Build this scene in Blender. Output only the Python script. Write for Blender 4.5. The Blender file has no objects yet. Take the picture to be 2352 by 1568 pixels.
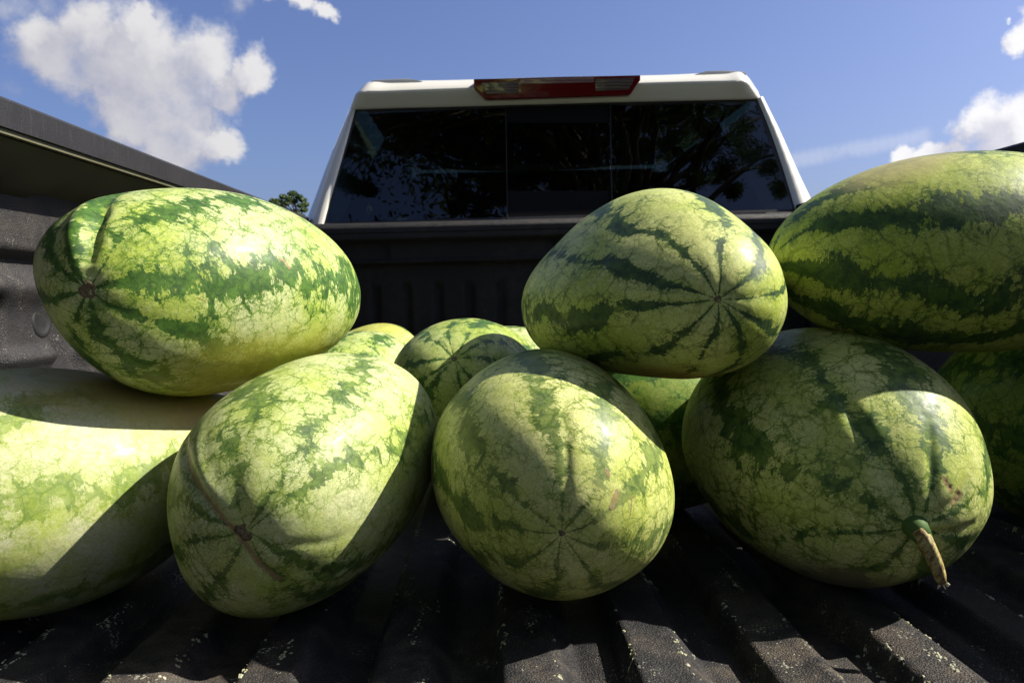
import bpy, bmesh, math, random
import numpy as np
from mathutils import Vector, Matrix

SC = bpy.context.scene
COL = SC.collection
random.seed(7)
rng = np.random.RandomState(11)

# ------------------------------------------------------------------ camera
CH = 0.31                                   # lens height above the cargo floor
YAW, PITCH, ROLL = math.radians(1.47), math.radians(-3.04), math.radians(1.5)
FPX, CX, CY = 1790.0, 1176.0, 784.0         # focal length and centre for a 2352 px wide picture
fw = Vector((math.sin(YAW)*math.cos(PITCH), math.cos(YAW)*math.cos(PITCH), math.sin(PITCH)))
rt = fw.cross(Vector((0, 0, 1))).normalized()
up = rt.cross(fw)
R_ = rt*math.cos(ROLL) - up*math.sin(ROLL)
U_ = up*math.cos(ROLL) + rt*math.sin(ROLL)
EYE = Vector((0, 0, CH))
cam = bpy.data.cameras.new('camera')
cam.sensor_width = 36.0
cam.lens = FPX/2352*36
cam.clip_start = 0.02
cam.clip_end = 6000
cam.dof.use_dof = True
cam.dof.focus_distance = 0.72
cam.dof.aperture_fstop = 20
camo = bpy.data.objects.new('camera', cam)
COL.objects.link(camo)
camo.matrix_world = Matrix((( R_.x, U_.x, -fw.x, EYE.x), (R_.y, U_.y, -fw.y, EYE.y), (R_.z, U_.z, -fw.z, EYE.z), (0, 0, 0, 1)))
SC.camera = camo

def ray(px, py):
    return (R_*((px-CX)/FPX) - U_*((py-CY)/FPX) + fw).normalized()
def at(px, py, Y):
    d = ray(px, py)
    return EYE + d*(Y/d.y)
def atx(px, py, X):
    d = ray(px, py)
    return EYE + d*(X/d.x)

# ------------------------------------------------------------------ light
SUN = Vector((0.724, 0.058, 0.682)).normalized()
EL = math.asin(SUN.z)
AZ = math.atan2(SUN.x, SUN.y)               # from +Y towards +X
sl = bpy.data.lights.new('sun', 'SUN')
sl.energy = 5.0
sl.angle = math.radians(0.53)
sl.color = (1.0, 0.94, 0.82)
so = bpy.data.objects.new('sun', sl)
COL.objects.link(so)
so.rotation_euler = SUN.to_track_quat('Z', 'Y').to_euler()
so.location = SUN*30

SC.view_settings.view_transform = 'Standard'
SC.view_settings.look = 'None'
SC.view_settings.gamma = 1
SC.view_settings.use_curve_mapping = False
SC.view_settings.exposure = 0.90
SC.cycles.max_bounces = 8
SC.cycles.sample_clamp_indirect = 6

# node helpers
class NB:
    def __init__(s, nt): s.nt = nt; s.N = nt.nodes; s.L = nt.links
    def _in(s, sock, v):
        if v is None: return
        if isinstance(v, bpy.types.NodeSocket): s.L.new(v, sock)
        else: sock.default_value = v
    def math(s, op, a, b=None, c=None, clamp=False):
        n = s.N.new('ShaderNodeMath'); n.operation = op; n.use_clamp = clamp
        s._in(n.inputs[0], a); s._in(n.inputs[1], b)
        if c is not None: s._in(n.inputs[2], c)
        return n.outputs[0]
    def vec(s, op, a, b=None, sc=None):
        n = s.N.new('ShaderNodeVectorMath'); n.operation = op
        s._in(n.inputs[0], a)
        if b is not None: s._in(n.inputs[1], b)
        if sc is not None: s._in(n.inputs['Scale'], sc)
        return n.outputs['Value'] if op in ('DISTANCE', 'LENGTH', 'DOT_PRODUCT') else n.outputs[0]
    def noise(s, v, scale, detail=4, rough=0.55, dist=0.0, out='Fac', dim='3D', w=None):
        n = s.N.new('ShaderNodeTexNoise'); n.noise_dimensions = dim
        s._in(n.inputs['Vector'], v); n.inputs['Scale'].default_value = scale
        n.inputs['Detail'].default_value = detail; n.inputs['Roughness'].default_value = rough
        n.inputs['Distortion'].default_value = dist
        return n.outputs[0] if out == 'Fac' else n.outputs[1]
    def voro(s, v, scale, feature='F1', out=0, rand=1.0):
        n = s.N.new('ShaderNodeTexVoronoi'); n.feature = feature
        s._in(n.inputs['Vector'], v); n.inputs['Scale'].default_value = scale
        n.inputs['Randomness'].default_value = rand
        return n.outputs[out]
    def ss(s, v, a, b, lo=0.0, hi=1.0):
        n = s.N.new('ShaderNodeMapRange'); n.interpolation_type = 'SMOOTHSTEP'; n.clamp = True
        s._in(n.inputs['Value'], v); s._in(n.inputs['From Min'], a); s._in(n.inputs['From Max'], b)
        s._in(n.inputs['To Min'], lo); s._in(n.inputs['To Max'], hi)
        return n.outputs['Result']
    def mix(s, f, a, b, blend='MIX'):
        n = s.N.new('ShaderNodeMix'); n.data_type = 'RGBA'; n.blend_type = blend
        s._in(n.inputs[0], f)
        for sock, v in ((n.inputs[6], a), (n.inputs[7], b)):
            if isinstance(v, tuple) and len(v) == 3: v = (*v, 1)
            s._in(sock, v)
        return n.outputs[2]
    def attr(s, name, out='Fac'):
        n = s.N.new('ShaderNodeAttribute'); n.attribute_name = name
        return n.outputs[out]
    def bump(s, h, strength, dist, normal=None):
        n = s.N.new('ShaderNodeBump'); n.inputs['Strength'].default_value = strength
        n.inputs['Distance'].default_value = dist
        s._in(n.inputs['Height'], h)
        if normal is not None: s._in(n.inputs['Normal'], normal)
        return n.outputs[0]
    def obj(s):
        return s.N.new('ShaderNodeTexCoord').outputs['Object']
    def pos(s):
        return s.N.new('ShaderNodeNewGeometry').outputs['Position']

# sky with clouds, all in view directions
world = bpy.data.worlds.new('World')
SC.world = world
world.use_nodes = True
wt = world.node_tree
wt.nodes.clear()
W = NB(wt)
SKY_STRENGTH = 0.05

def cloud_group():
    g = bpy.data.node_groups.new('cloud_cover', 'ShaderNodeTree')
    g.interface.new_socket('Vector', in_out='INPUT', socket_type='NodeSocketVector')
    g.interface.new_socket('Density', in_out='OUTPUT', socket_type='NodeSocketFloat')
    g.interface.new_socket('Field', in_out='OUTPUT', socket_type='NodeSocketFloat')
    b = NB(g)
    gi = g.nodes.new('NodeGroupInput'); go = g.nodes.new('NodeGroupOutput')
    v = gi.outputs[0]
    warp = b.noise(v, 8.0, 6, 0.65, out='Color')
    wv = b.vec('SUBTRACT', warp, (0.5, 0.5, 0.5))
    vd = b.vec('ADD', v, b.vec('SCALE', wv, sc=0.10))
    def chain(blobs):
        cur = None
        for (d, r) in blobs:
            dist = b.vec('DISTANCE', vd, tuple(d))
            f = b.math('MULTIPLY_ADD', dist, -1.0/r, 1.0)
            cur = f if cur is None else b.math('MAXIMUM', cur, f)
        return cur
    big = [(150,125,95),(250,95,100),(360,125,125),(460,150,120),(330,230,115),(430,250,110),(520,190,75),(590,155,56),
           (410,320,95),(505,335,62),(265,185,90),(350,55,55),(300,290,60),(640,2,34),(700,5,36),(750,33,30),
           (2320,88,42),(2352,70,45),(2235,285,62),(2320,300,85),(2190,345,40),(2085,362,40),(2140,355,38),(2290,350,70),(2270,58,14)]
    blobs = [(ray(x, y), r*1.0/FPX) for x, y, r in big]
    # the rest of the sky, outside this view: scattered fair-weather cumulus
    rr = random.Random(5)
    for i in range(16):
        a = rr.uniform(60, 300); e = rr.uniform(6, 50)
        a, e = math.radians(a), math.radians(e)
        c = Vector((math.sin(a)*math.cos(e), math.cos(a)*math.cos(e), math.sin(e)))
        blobs.append((c, rr.uniform(.08, .2)))
    f = b.math('MINIMUM', b.math('MULTIPLY', chain(blobs), 2.0), 1.0)
    n1 = b.noise(v, 11.0, 9, 0.62)
    n2 = b.math('MULTIPLY', b.math('SUBTRACT', n1, 0.5), 2.4)
    dens = b.ss(b.math('ADD', f, n2), 0.02, 1.0)
    # thin streak of high cloud
    vd = b.vec('ADD', v, b.vec('SCALE', wv, sc=0.022))
    st = chain([(ray(x, y), 26/FPX) for x, y in [(1830+18*i, 369-3.2*i-.02*i*i) for i in range(17)]])
    thin = b.math('MULTIPLY', b.ss(b.math('ADD', st, b.math('MULTIPLY', n2, 0.16)), 0.05, 0.8), 0.22)
    vd = b.vec('ADD', v, b.vec('SCALE', wv, sc=0.10))
    wi = chain([(ray(x, y), r/FPX) for x, y, r in ((60,20,70),(150,5,80),(235,5,60),(120,40,50),(10,195,40),(560,270,30),(565,10,40))])
    wisp = b.math('MULTIPLY', b.ss(b.math('ADD', b.math('MULTIPLY', wi, .8), n2), 0.05, 1.2), 0.62)
    tot = b.math('MAXIMUM', b.math('MAXIMUM', dens, thin), wisp)
    g.links.new(tot, go.inputs[0]); g.links.new(b.math('ADD', f, b.math('MULTIPLY', n2, .8)), go.inputs[1])
    return g

CG = cloud_group()
tc = wt.nodes.new('ShaderNodeTexCoord')
dirv = tc.outputs['Generated']
def cg(v):
    n = wt.nodes.new('ShaderNodeGroup'); n.node_tree = CG
    wt.links.new(v, n.inputs[0]); return n.outputs[0], n.outputs[1]
sky = wt.nodes.new('ShaderNodeTexSky')
sky.sky_type = 'NISHITA'
sky.sun_disc = False
sky.sun_elevation = EL
sky.sun_rotation = AZ
sky.air_density = 1.0
sky.dust_density = 2.6
sky.ozone_density = 2.2
d0, f0 = cg(dirv)
d1, f1 = cg(W.vec('ADD', dirv, tuple(SUN*0.035)))
shade = W.math('SUBTRACT', f0, f1)                       # brighter where the cloud thins towards the sun
lit = W.ss(W.math('ADD', W.math('MULTIPLY', shade, 1.0), W.math('MULTIPLY', f0, -0.25)), -0.95, 0.75)
# clouds nearer the sun are brighter
sund = W.vec('DOT_PRODUCT', dirv, tuple(SUN))
near = W.ss(sund, -0.3, 0.75, 0.78, 1.12)
ccol = W.mix(lit, (0.60, 0.61, 0.74), (1.02, 1.01, 1.03))
ccol = W.vec('SCALE', ccol, sc=W.math('MULTIPLY', near, 0.48/SKY_STRENGTH))
skyc = W.mix(1.0, sky.outputs[0], (1.08, 1.13, 1.52), 'MULTIPLY')
fin = W.mix(d0, skyc, ccol)
bg = wt.nodes.new('ShaderNodeBackground')
wt.links.new(fin, bg.inputs[0]); bg.inputs[1].default_value = SKY_STRENGTH
wo = wt.nodes.new('ShaderNodeOutputWorld')
wt.links.new(bg.outputs[0], wo.inputs[0])

# ------------------------------------------------------------------ helpers
def new_mat(name):
    m = bpy.data.materials.new(name); m.use_nodes = True
    nt = m.node_tree
    return m, NB(nt), nt.nodes['Principled BSDF']

def link(name, me, mat=None, parent=None):
    o = bpy.data.objects.new(name, me)
    COL.objects.link(o)
    if me is not None and mat is not None: me.materials.append(mat)
    if parent is not None: o.parent = parent
    return o
def tag(o, label=None, cat=None, group=None, kind=None):
    if label: o['label'] = label
    if cat: o['category'] = cat
    if group: o['group'] = group
    if kind: o['kind'] = kind
    return o
def empty(name, loc=(0, 0, 0)):
    o = bpy.data.objects.new(name, None); COL.objects.link(o); o.location = loc
    return o
def mesh(name, verts, faces, mat, parent=None, smooth=False, bevel=0.0, loc=None, seg=2):
    """verts in world coordinates; when loc/parent given they are made local"""
    off = Vector((0, 0, 0))
    if parent is not None: off = Vector(parent.location)
    vv = [Vector(v)-off for v in verts]
    if loc is not None:
        l = Vector(loc)-off; vv = [v-l for v in vv]
    me = bpy.data.meshes.new(name)
    me.from_pydata([tuple(v) for v in vv], [], faces)
    if bevel > 0:
        bm = bmesh.new(); bm.from_mesh(me)
        bmesh.ops.recalc_face_normals(bm, faces=bm.faces)
        es = [e for e in bm.edges if len(e.link_faces) == 2 and e.calc_face_angle(0) > 0.35]
        bmesh.ops.bevel(bm, geom=es, offset=bevel, segments=seg, profile=0.6, affect='EDGES', clamp_overlap=True)
        bm.to_mesh(me); bm.free()
        smooth = True
    else:
        bm = bmesh.new(); bm.from_mesh(me)
        bmesh.ops.recalc_face_normals(bm, faces=bm.faces)
        bm.to_mesh(me); bm.free()
    if smooth:
        for p in me.polygons: p.use_smooth = True
        if bevel > 0:
            me.set_sharp_from_angle(angle=math.radians(50))
    o = link(name, me, mat, parent)
    if loc is not None: o.location = Vector(loc)-off
    return o
def box(name, x0, x1, y0, y1, z0, z1, mat, parent=None, bevel=0.0):
    v = [(x, y, z) for z in (z0, z1) for y in (y0, y1) for x in (x0, x1)]
    f = [(0, 2, 3, 1), (4, 5, 7, 6), (0, 1, 5, 4), (2, 6, 7, 3), (0, 4, 6, 2), (1, 3, 7, 5)]
    return mesh(name, v, f, mat, parent, bevel=bevel)
def loft(rings, closed=True, caps=True):
    """rings: list of equal-length point lists -> verts, faces"""
    n = len(rings[0]); v = [p for r in rings for p in r]; f = []
    for i in range(len(rings)-1):
        for j in range(n if closed else n-1):
            k = (j+1) % n
            f.append((i*n+j, i*n+k, (i+1)*n+k, (i+1)*n+j))
    if caps and closed:
        f.append(tuple(range(n-1, -1, -1))); f.append(tuple((len(rings)-1)*n+j for j in range(n)))
    return v, f
def prism(name, front, depth, mat, parent=None, bevel=0.0):
    """front: outline points, pushed back by the vector depth"""
    d = Vector(depth)
    v, f = loft([[Vector(p) for p in front], [Vector(p)+d for p in front]])
    return mesh(name, v, f, mat, parent, bevel=bevel)
def tube(points, radii, n=8):
    pts = [Vector(p) for p in points]; rings = []
    prev = None
    for i, p in enumerate(pts):
        t = (pts[min(i+1, len(pts)-1)]-pts[max(i-1, 0)]).normalized()
        a = prev if prev is not None else (Vector((0, 0, 1)) if abs(t.z) < .9 else Vector((1, 0, 0)))
        e1 = (a - t*a.dot(t)).normalized(); prev = e1
        e2 = t.cross(e1)
        r = radii[i]
        rings.append([p+(e1*math.cos(2*math.pi*k/n)+e2*math.sin(2*math.pi*k/n))*r for k in range(n)])
    return rings

# ------------------------------------------------------------------ materials
def liner_mat(name, base=(0.026, 0.026, 0.029), grain=1.0, dirt=1.0, speck=1.0, rough=0.42, spec=0.32):
    m, b, p = new_mat(name)
    v = b.pos()
    g1 = b.noise(v, 620, 3, 0.6)
    g2 = b.voro(v, 620, 'F1')
    g3 = b.noise(v, 1500, 2, 0.5)
    big = b.noise(v, 5.5, 5, 0.6)
    mid = b.noise(v, 38, 5, 0.65)
    # brown dust film in patches
    du = b.math('MULTIPLY', b.ss(big, 0.42, 0.62), b.ss(mid, 0.32, 0.7), clamp=True)
    col = b.mix(b.math('MULTIPLY', du, 0.75*dirt), base, (0.115, 0.088, 0.062))
    col = b.mix(b.math('MULTIPLY', b.ss(g1, 0.45, 0.75), 0.35*dirt), col, (0.13, 0.125, 0.12))
    salt = b.ss(b.noise(v, 900, 2, 0.8), 0.56, 0.66)
    col = b.mix(b.math('MULTIPLY', b.math('MULTIPLY', salt, b.ss(mid, 0.35, 0.6)), 0.45*speck), col, (0.30, 0.285, 0.25))
    # pale specks of dried dirt and lichen
    sp = b.voro(v, 300, 'F1')
    sc_ = b.noise(v, 24, 4, 0.7)
    thr = b.ss(sc_, 0.46, 0.76, 0.0, 0.46)
    spk = b.math('LESS_THAN', sp, thr)
    col = b.mix(b.math('MULTIPLY', spk, 0.62*speck), col, (0.40, 0.39, 0.31))
    p.inputs['Base Color'].default_value = (*base, 1)
    b.L.new(col, p.inputs['Base Color'])
    b.L.new(b.ss(g1, 0.3, 0.7, rough-0.08, rough+0.16), p.inputs['Roughness'])
    h = b.math('ADD', b.math('MULTIPLY', g2, 0.9), b.math('MULTIPLY', g3, 0.35))
    nrm = b.bump(h, 0.80*grain, 0.0012)
    nrm = b.bump(mid, 0.12, 0.004, nrm)
    b.L.new(nrm, p.inputs['Normal'])
    p.inputs['Specular IOR Level'].default_value = spec
    return m
M_liner_floor = liner_mat('sprayed_bed_liner_floor', base=(0.016, 0.016, 0.018), speck=1.0, dirt=0.8, spec=0.20)
M_liner_wall = liner_mat('sprayed_bed_liner_wall', base=(0.018, 0.0172, 0.019), speck=0.5, dirt=0.3, rough=0.46)
M_liner_front = liner_mat('sprayed_bed_liner_front', base=(0.014, 0.014, 0.0145), speck=0.15, dirt=0.2, rough=0.48)

def simple(name, col, rough=0.5, spec=0.5, coat=0.0, metal=0.0, nscale=60, nstr=0.08, bump=0.0, bscale=400):
    m, b, p = new_mat(name)
    v = b.pos()
    n = b.noise(v, nscale, 4, 0.6)
    c = b.mix(n, tuple(x*(1-nstr) for x in col), tuple(min(1, x*(1+nstr)) for x in col))
    b.L.new(c, p.inputs['Base Color'])
    b.L.new(b.ss(n, 0.3, 0.7, rough*0.9, min(1, rough*1.1)), p.inputs['Roughness'])
    p.inputs['Specular IOR Level'].default_value = spec
    p.inputs['Coat Weight'].default_value = coat
    p.inputs['Coat Roughness'].default_value = 0.06
    p.inputs['Metallic'].default_value = metal
    if bump > 0:
        b.L.new(b.bump(b.noise(v, bscale, 3, 0.6), bump, 0.001), p.inputs['Normal'])
    return m
M_white = simple('white_truck_paint', (0.74, 0.725, 0.65), 0.35, coat=0.8, nscale=9, nstr=0.02)
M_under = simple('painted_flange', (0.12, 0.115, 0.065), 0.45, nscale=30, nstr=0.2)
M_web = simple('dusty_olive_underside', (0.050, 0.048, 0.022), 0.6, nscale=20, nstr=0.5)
M_rubber = simple('black_rubber', (0.012, 0.012, 0.012), 0.65)
M_black = simple('matte_black_trim', (0.018, 0.018, 0.02), 0.5)
M_frit = simple('grey_slider_frame', (0.012, 0.012, 0.013), 0.8, spec=0.06, nscale=300)
M_cloth = simple('dark_seat_fabric', (0.03, 0.03, 0.033), 0.85, nscale=500)
M_steel = simple('dull_alloy', (0.35, 0.35, 0.36), 0.35, metal=1.0)

def rail_mat():
    m, b, p = new_mat('weathered_rail_plastic')
    v = b.pos()
    n = b.noise(v, 14, 5, 0.65); f = b.noise(v, 300, 3, 0.6)
    st = b.noise(b.vec('MULTIPLY', v, (1, 1, 0.12)), 240, 3, 0.7)
    col = b.mix(b.ss(n, 0.3, 0.7), (0.010, 0.0095, 0.0105), (0.016, 0.015, 0.0155))
    col = b.mix(b.math('MULTIPLY', b.ss(st, 0.5, 0.8), 0.18), col, (0.09, 0.085, 0.08))
    spk = b.math('LESS_THAN', b.voro(v, 130, 'F1'), b.ss(b.noise(v, 21, 3), 0.52, 0.8, 0.0, 0.2))
    col = b.mix(b.math('MULTIPLY', spk, 0.5), col, (0.35, 0.32, 0.25))
    b.L.new(col, p.inputs['Base Color'])
    p.inputs['Roughness'].default_value = 0.55
    b.L.new(b.bump(f, 0.4, 0.0008), p.inputs['Normal'])
    return m
M_rail = rail_mat()

def glass_mat(name, tint):
    m = bpy.data.materials.new(name); m.use_nodes = True
    nt = m.node_tree; nt.nodes.clear(); b = NB(nt)
    tr = nt.nodes.new('ShaderNodeBsdfTransparent'); tr.inputs[0].default_value = (*tint, 1)
    gl = nt.nodes.new('ShaderNodeBsdfGlossy'); gl.inputs['Roughness'].default_value = 0.0
    gl.inputs['Color'].default_value = (1, 1, 1, 1)
    b.L.new(b.bump(b.noise(b.pos(), 2.2, 2, 0.5), 0.06, 0.05), gl.inputs['Normal'])
    fr = nt.nodes.new('ShaderNodeFresnel'); fr.inputs[0].default_value = 1.62
    mx = nt.nodes.new('ShaderNodeMixShader')
    nt.links.new(fr.outputs[0], mx.inputs[0]); nt.links.new(tr.outputs[0], mx.inputs[1]); nt.links.new(gl.outputs[0], mx.inputs[2])
    o = nt.nodes.new('ShaderNodeOutputMaterial'); nt.links.new(mx.outputs[0], o.inputs[0])
    return m
M_privacy = glass_mat('tinted_rear_glass', (0.14, 0.18, 0.165))
M_clear = glass_mat('side_glass', (0.62, 0.72, 0.68))

def red_mat():
    m, b, p = new_mat('red_lamp_plastic')
    v = b.pos()
    n = b.noise(b.vec('MULTIPLY', v, (1, 1, 6)), 9, 3, 0.5)
    b.L.new(b.mix(n, (0.10, 0.003, 0.004), (0.20, 0.006, 0.006)), p.inputs['Base Color'])
    p.inputs['Roughness'].default_value = 0.18
    p.inputs['Coat Weight'].default_value = 1.0
    p.inputs['Coat Roughness'].default_value = 0.04
    return m
M_red = red_mat()
def lens_mat(name, a, c):
    m, b, p = new_mat(name)
    v = b.pos()
    s = b.N.new('ShaderNodeTexWave'); s.inputs['Scale'].default_value = 38; s.bands_direction = 'Z'
    b.L.new(v, s.inputs['Vector']); s.inputs['Distortion'].default_value = 0.6
    b.L.new(b.mix(s.outputs[0], a, c), p.inputs['Base Color'])
    p.inputs['Roughness'].default_value = 0.12
    p.inputs['Coat Weight'].default_value = 1.0
    b.L.new(b.bump(s.outputs[0], 0.4, 0.002), p.inputs['Normal'])
    return m
M_lens = lens_mat('clear_lamp_lens', (0.09, 0.06, 0.055), (0.16, 0.13, 0.12))
M_lensred = lens_mat('pale_red_reflector', (0.20, 0.09, 0.10), (0.32, 0.20, 0.22))

# ------------------------------------------------------------------ ground
def ground_mat():
    m, b, p = new_mat('parking_asphalt')
    v = b.pos()
    g = b.noise(v, 90, 3, 0.6); L = b.noise(v, 0.35, 5, 0.6); far = b.vec('LENGTH', v)
    asph = b.mix(g, (0.035, 0.034, 0.033), (0.075, 0.072, 0.068))
    grass = b.mix(b.noise(v, 1.3, 5, 0.6), (0.035, 0.06, 0.015), (0.085, 0.11, 0.03))
    e = b.ss(b.math('ADD', far, b.math('MULTIPLY', b.math('SUBTRACT', L, 0.5), 10)), 22, 23.5)
    b.L.new(b.mix(e, asph, grass), p.inputs['Base Color'])
    p.inputs['Roughness'].default_value = 0.85
    b.L.new(b.bump(g, 0.5, 0.006), p.inputs['Normal'])
    return m
gs = 2500
GZ = -0.86
gv = []; gf = []
ks = [-gs, -300, -80, -30, -10, 0, 10, 30, 80, 300, gs]
for j in ks:
    for i in ks: gv.append((i, j, GZ))
n_ = len(ks)
for j in range(n_-1):
    for i in range(n_-1): gf.append((j*n_+i, j*n_+i+1, (j+1)*n_+i+1, (j+1)*n_+i))
g = mesh('ground', gv, gf, ground_mat())
tag(g, kind='structure')

# ------------------------------------------------------------------ pickup truck
TC = 0.20                                    # lateral centre of the truck, the lens is left of it
YB = 2.34                                    # inner face of the bed's front wall
YR = 0.22                                    # rear edge of the bed floor
XL, XR = -0.665, 1.065                       # inner faces of the bed side walls
RL, RR = -0.56, 0.96                         # inner lips of the bed rails
truck = empty('pickup_truck', (TC, 1.6, GZ))
tag(truck, 'white pickup truck with a black sprayed cargo bed and tinted sliding rear window', 'pickup truck')

# rail height from where the left rail leaves the photo's edge
zr = atx(0, 217, RL).z
zr2 = atx(580, 447, RL).z
RZ0 = zr; RZ1 = zr2
def railz(y):
    y0 = atx(0, 217, RL).y; y1 = atx(580, 447, RL).y
    return RZ0 + (RZ1-RZ0)*(y-y0)/(y1-y0)
print('RAIL', zr, zr2, atx(0, 217, RL).y, atx(580, 447, RL).y, 'lip', atx(0, 296, RL).z, 'R', at(2330, 340, .96).z, atx(2340, 338, RR), atx(1875, 443, RR), 'BULK', at(1281, 505, YB).z, at(760,512,YB), at(1820,484,YB))
RZ = 0.5*(zr+zr2)
LIP = 0.036

# ribbed floor
PER = 0.1045; X0 = -0.32
def ribz(x, y):
    t = ((x-X0) % PER)/PER
    e1, e2, e3 = 0.085, 0.46, 0.70
    H = 0.020
    def s(a): a = min(1, max(0, a)); return a*a*(3-2*a)
    if t < e1: z = H*s(t/e1)
    elif t < e2: z = H
    elif t < e3: z = H*(1-s((t-e2)/(e3-e2)))
    else: z = 0.0
    z += 0.0022*math.sin(31*x+5*math.sin(y*3.1))*math.sin(9*y+x*13) + 0.0012*math.sin(77*x+11*y)
    edge = min(1, max(0, (y-YR)/0.03))
    return z*s(edge) if False else z
xs = np.arange(XL-0.005, XR+0.006, 0.004)
ys = np.concatenate([np.arange(YR, 1.0, 0.012), np.arange(1.0, YB+0.01, 0.05)])
fv = [(float(x), float(y), ribz(float(x), float(y))) for y in ys for x in xs]
nx = len(xs)
ff = [(j*nx+i, j*nx+i+1, (j+1)*nx+i+1, (j+1)*nx+i) for j in range(len(ys)-1) for i in range(nx-1)]
fl = mesh('bed_floor', fv, ff, M_liner_floor, truck, smooth=True)
box('floor_underside', XL-.02, XR+.02, YR+.004, YB+.01, -0.09, -0.008, M_black, truck)

# side walls with pressed panels
def sstep(a, b, t):
    t = np.clip((t-a)/(b-a), 0, 1); return t*t*(3-2*t)
def wall(sign, X, parent):
    ys = np.concatenate([np.arange(YR, 1.7, 0.008), np.arange(1.7, YB+0.02, 0.03)])
    zs = np.arange(-0.03, RZ-0.045, 0.005)
    Yg, Zg = np.meshgrid(ys, zs)
    # protruding upper panel over a recess, then a swelling, then upright flutes
    d = 0.022*sstep(0.385, 0.398, Zg)*(1-0.6*sstep(0.50, 0.56, Zg))
    d += 0.030*np.exp(-((Zg-0.345)/0.022)**2)*0.55
    d += 0.010*sstep(0.03, 0.0, Zg)
    pp = 0.23
    ph = ((Yg-1.02) % pp)/pp
    flute = sstep(0.12, 0.28, ph)*(1-sstep(0.72, 0.88, ph))
    band = sstep(0.10, 0.14, Zg)*(1-sstep(0.315, 0.345, Zg))
    d -= 0.024*(1-flute)*band
    d += 0.012*np.exp(-((Zg-0.245)/0.012)**2)*flute
    Xg = X - sign*d*(-1)*(-1) if sign > 0 else X + d
    if sign > 0: Xg = X - d
    v = np.stack([Xg, Yg, Zg], -1).reshape(-1, 3)
    n = len(ys)
    f = [(j*n+i, j*n+i+1, (j+1)*n+i+1, (j+1)*n+i) for j in range(len(zs)-1) for i in range(n-1)]
    o = mesh('bed_side_wall', [tuple(map(float, t)) for t in v], f, M_liner_wall, parent, smooth=True)
    return o
wall(-1, XL, truck)
wall(1, XR, truck)

# round plugs on the side walls
def plug(x, y, z, sgn, r=0.0255):
    rings = []
    for rr_, dx in ((r*1.12, 0.0), (r*1.12, 0.004), (r, 0.0075), (r*.80, 0.0085), (r*.74, 0.0065), (r*.3, 0.0062), (0.001, 0.0062)):
        rings.append([(x+sgn*dx*.45, y+rr_*math.cos(a*math.pi/12), z+rr_*math.sin(a*math.pi/12)) for a in range(24)])
    v, f = loft(rings)
    return mesh('round_plug', v, f, M_rail, truck, smooth=True)
plug(XL-0.002, 1.172, 0.297, 1, .023)
plug(XL+0.001, 1.838, 0.297, 1)
plug(XR-0.001, 1.148, 0.297, -1)
plug(XR-0.001, 1.838, 0.297, -1)

# rails: plastic cap with a deep inner lip over the painted flange
def rail(xin, sgn):
    y0, y1 = YR-0.01, YB+0.12
    xo = xin + sgn*0.165
    sec = [(0, -LIP), (0, -0.004), (0.004, 0.0), (0.150, 0.0), (0.162, -0.006), (0.165, -0.05), (0.160, -0.05), (0.157, -0.010), (0.006, -0.006), (0.005, -LIP)]
    ringz = []
    for y in (y0, y1):
        zt = railz(y)
        ringz.append([(xin+sgn*a, y, zt+b) for a, b in sec])
    v, f = loft(ringz)
    mesh('bed_rail_cap', v, f, M_rail, truck)
    # flange below the cap
    sec = [(0.0045, -LIP-0.0005), (0.0045, -LIP-0.0065), (0.100, -LIP-0.0065), (0.100, -LIP-0.0005)]
    ringz = [[(xin+sgn*a, y, railz(y)+b) for a, b in sec] for y in (y0, y1)]
    v, f = loft(ringz)
    mesh('rail_flange', v, f, M_under, truck)
    # hidden web between flange and wall, with pressed pockets
    yy = np.arange(y0, y1, 0.02); rows = []
    for y in yy:
        zt = railz(y)
        q = ((y-1.02) % 0.30)/0.30
        pk = float(sstep(0.0, .12, q)*(1-sstep(.3, .42, q)))
        rows.append([(xin+sgn*0.012, y, zt-LIP-0.008), (xin+sgn*(0.030+0.02*pk), y, zt-LIP-0.028-0.012*pk), (xin+sgn*(0.062+0.02*pk), y, zt-LIP-0.040-0.02*pk), (xin+sgn*0.100, y, zt-LIP-0.060)])
    n = 4
    v = [p for r in rows for p in r]
    f = [(i*n+j, i*n+j+1, (i+1)*n+j+1, (i+1)*n+j) for i in range(len(rows)-1) for j in range(n-1)]
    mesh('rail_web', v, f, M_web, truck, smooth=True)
    # clamp blocks hanging under the rail
    for yk in (1.00, 1.30, 1.60, 1.90, 2.2):
        zt = railz(yk)
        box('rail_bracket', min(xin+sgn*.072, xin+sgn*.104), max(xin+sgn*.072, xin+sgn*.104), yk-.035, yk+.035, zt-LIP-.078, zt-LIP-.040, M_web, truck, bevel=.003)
rail(RL, -1)
rail(RR, 1)

# outer body sides of the bed
for sgn, xo in ((-1, RL-0.165), (1, RR+0.165)):
    pts = [(xo+sgn*a, YR-0.02, z) for a, z in ((-.012, RZ-.04), (0.02, RZ-.10), (.045, .25), (.04, .0), (.02, -.25), (-.05, -.36), (-.07, -.36), (-.02, 0.), (-.04, RZ-.05))]
    v, f = loft([pts, [(x, YB+0.15, z) for x, y, z in pts]])
    mesh('bed_outer_side', v, f, M_white, truck, smooth=False)

# wheel housings
for sgn, X in ((1, XL), (-1, XR)):
    rings = []
    for k in range(13):
        a = math.pi*k/12
        y = 1.52 - 0.37*math.cos(a); z = 0.235*math.sin(a)**0.55 - 0.003
        w = 0.185
        rings.append([(X-sgn*.01, y, z), (X+sgn*(w-.03), y, z), (X+sgn*w, y, max(-.003, z-.03)), (X+sgn*w, y, -0.004)])
    v, f = loft(rings, closed=False, caps=False)
    mesh('wheel_housing', v, f, M_liner_wall, truck, smooth=True)

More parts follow.
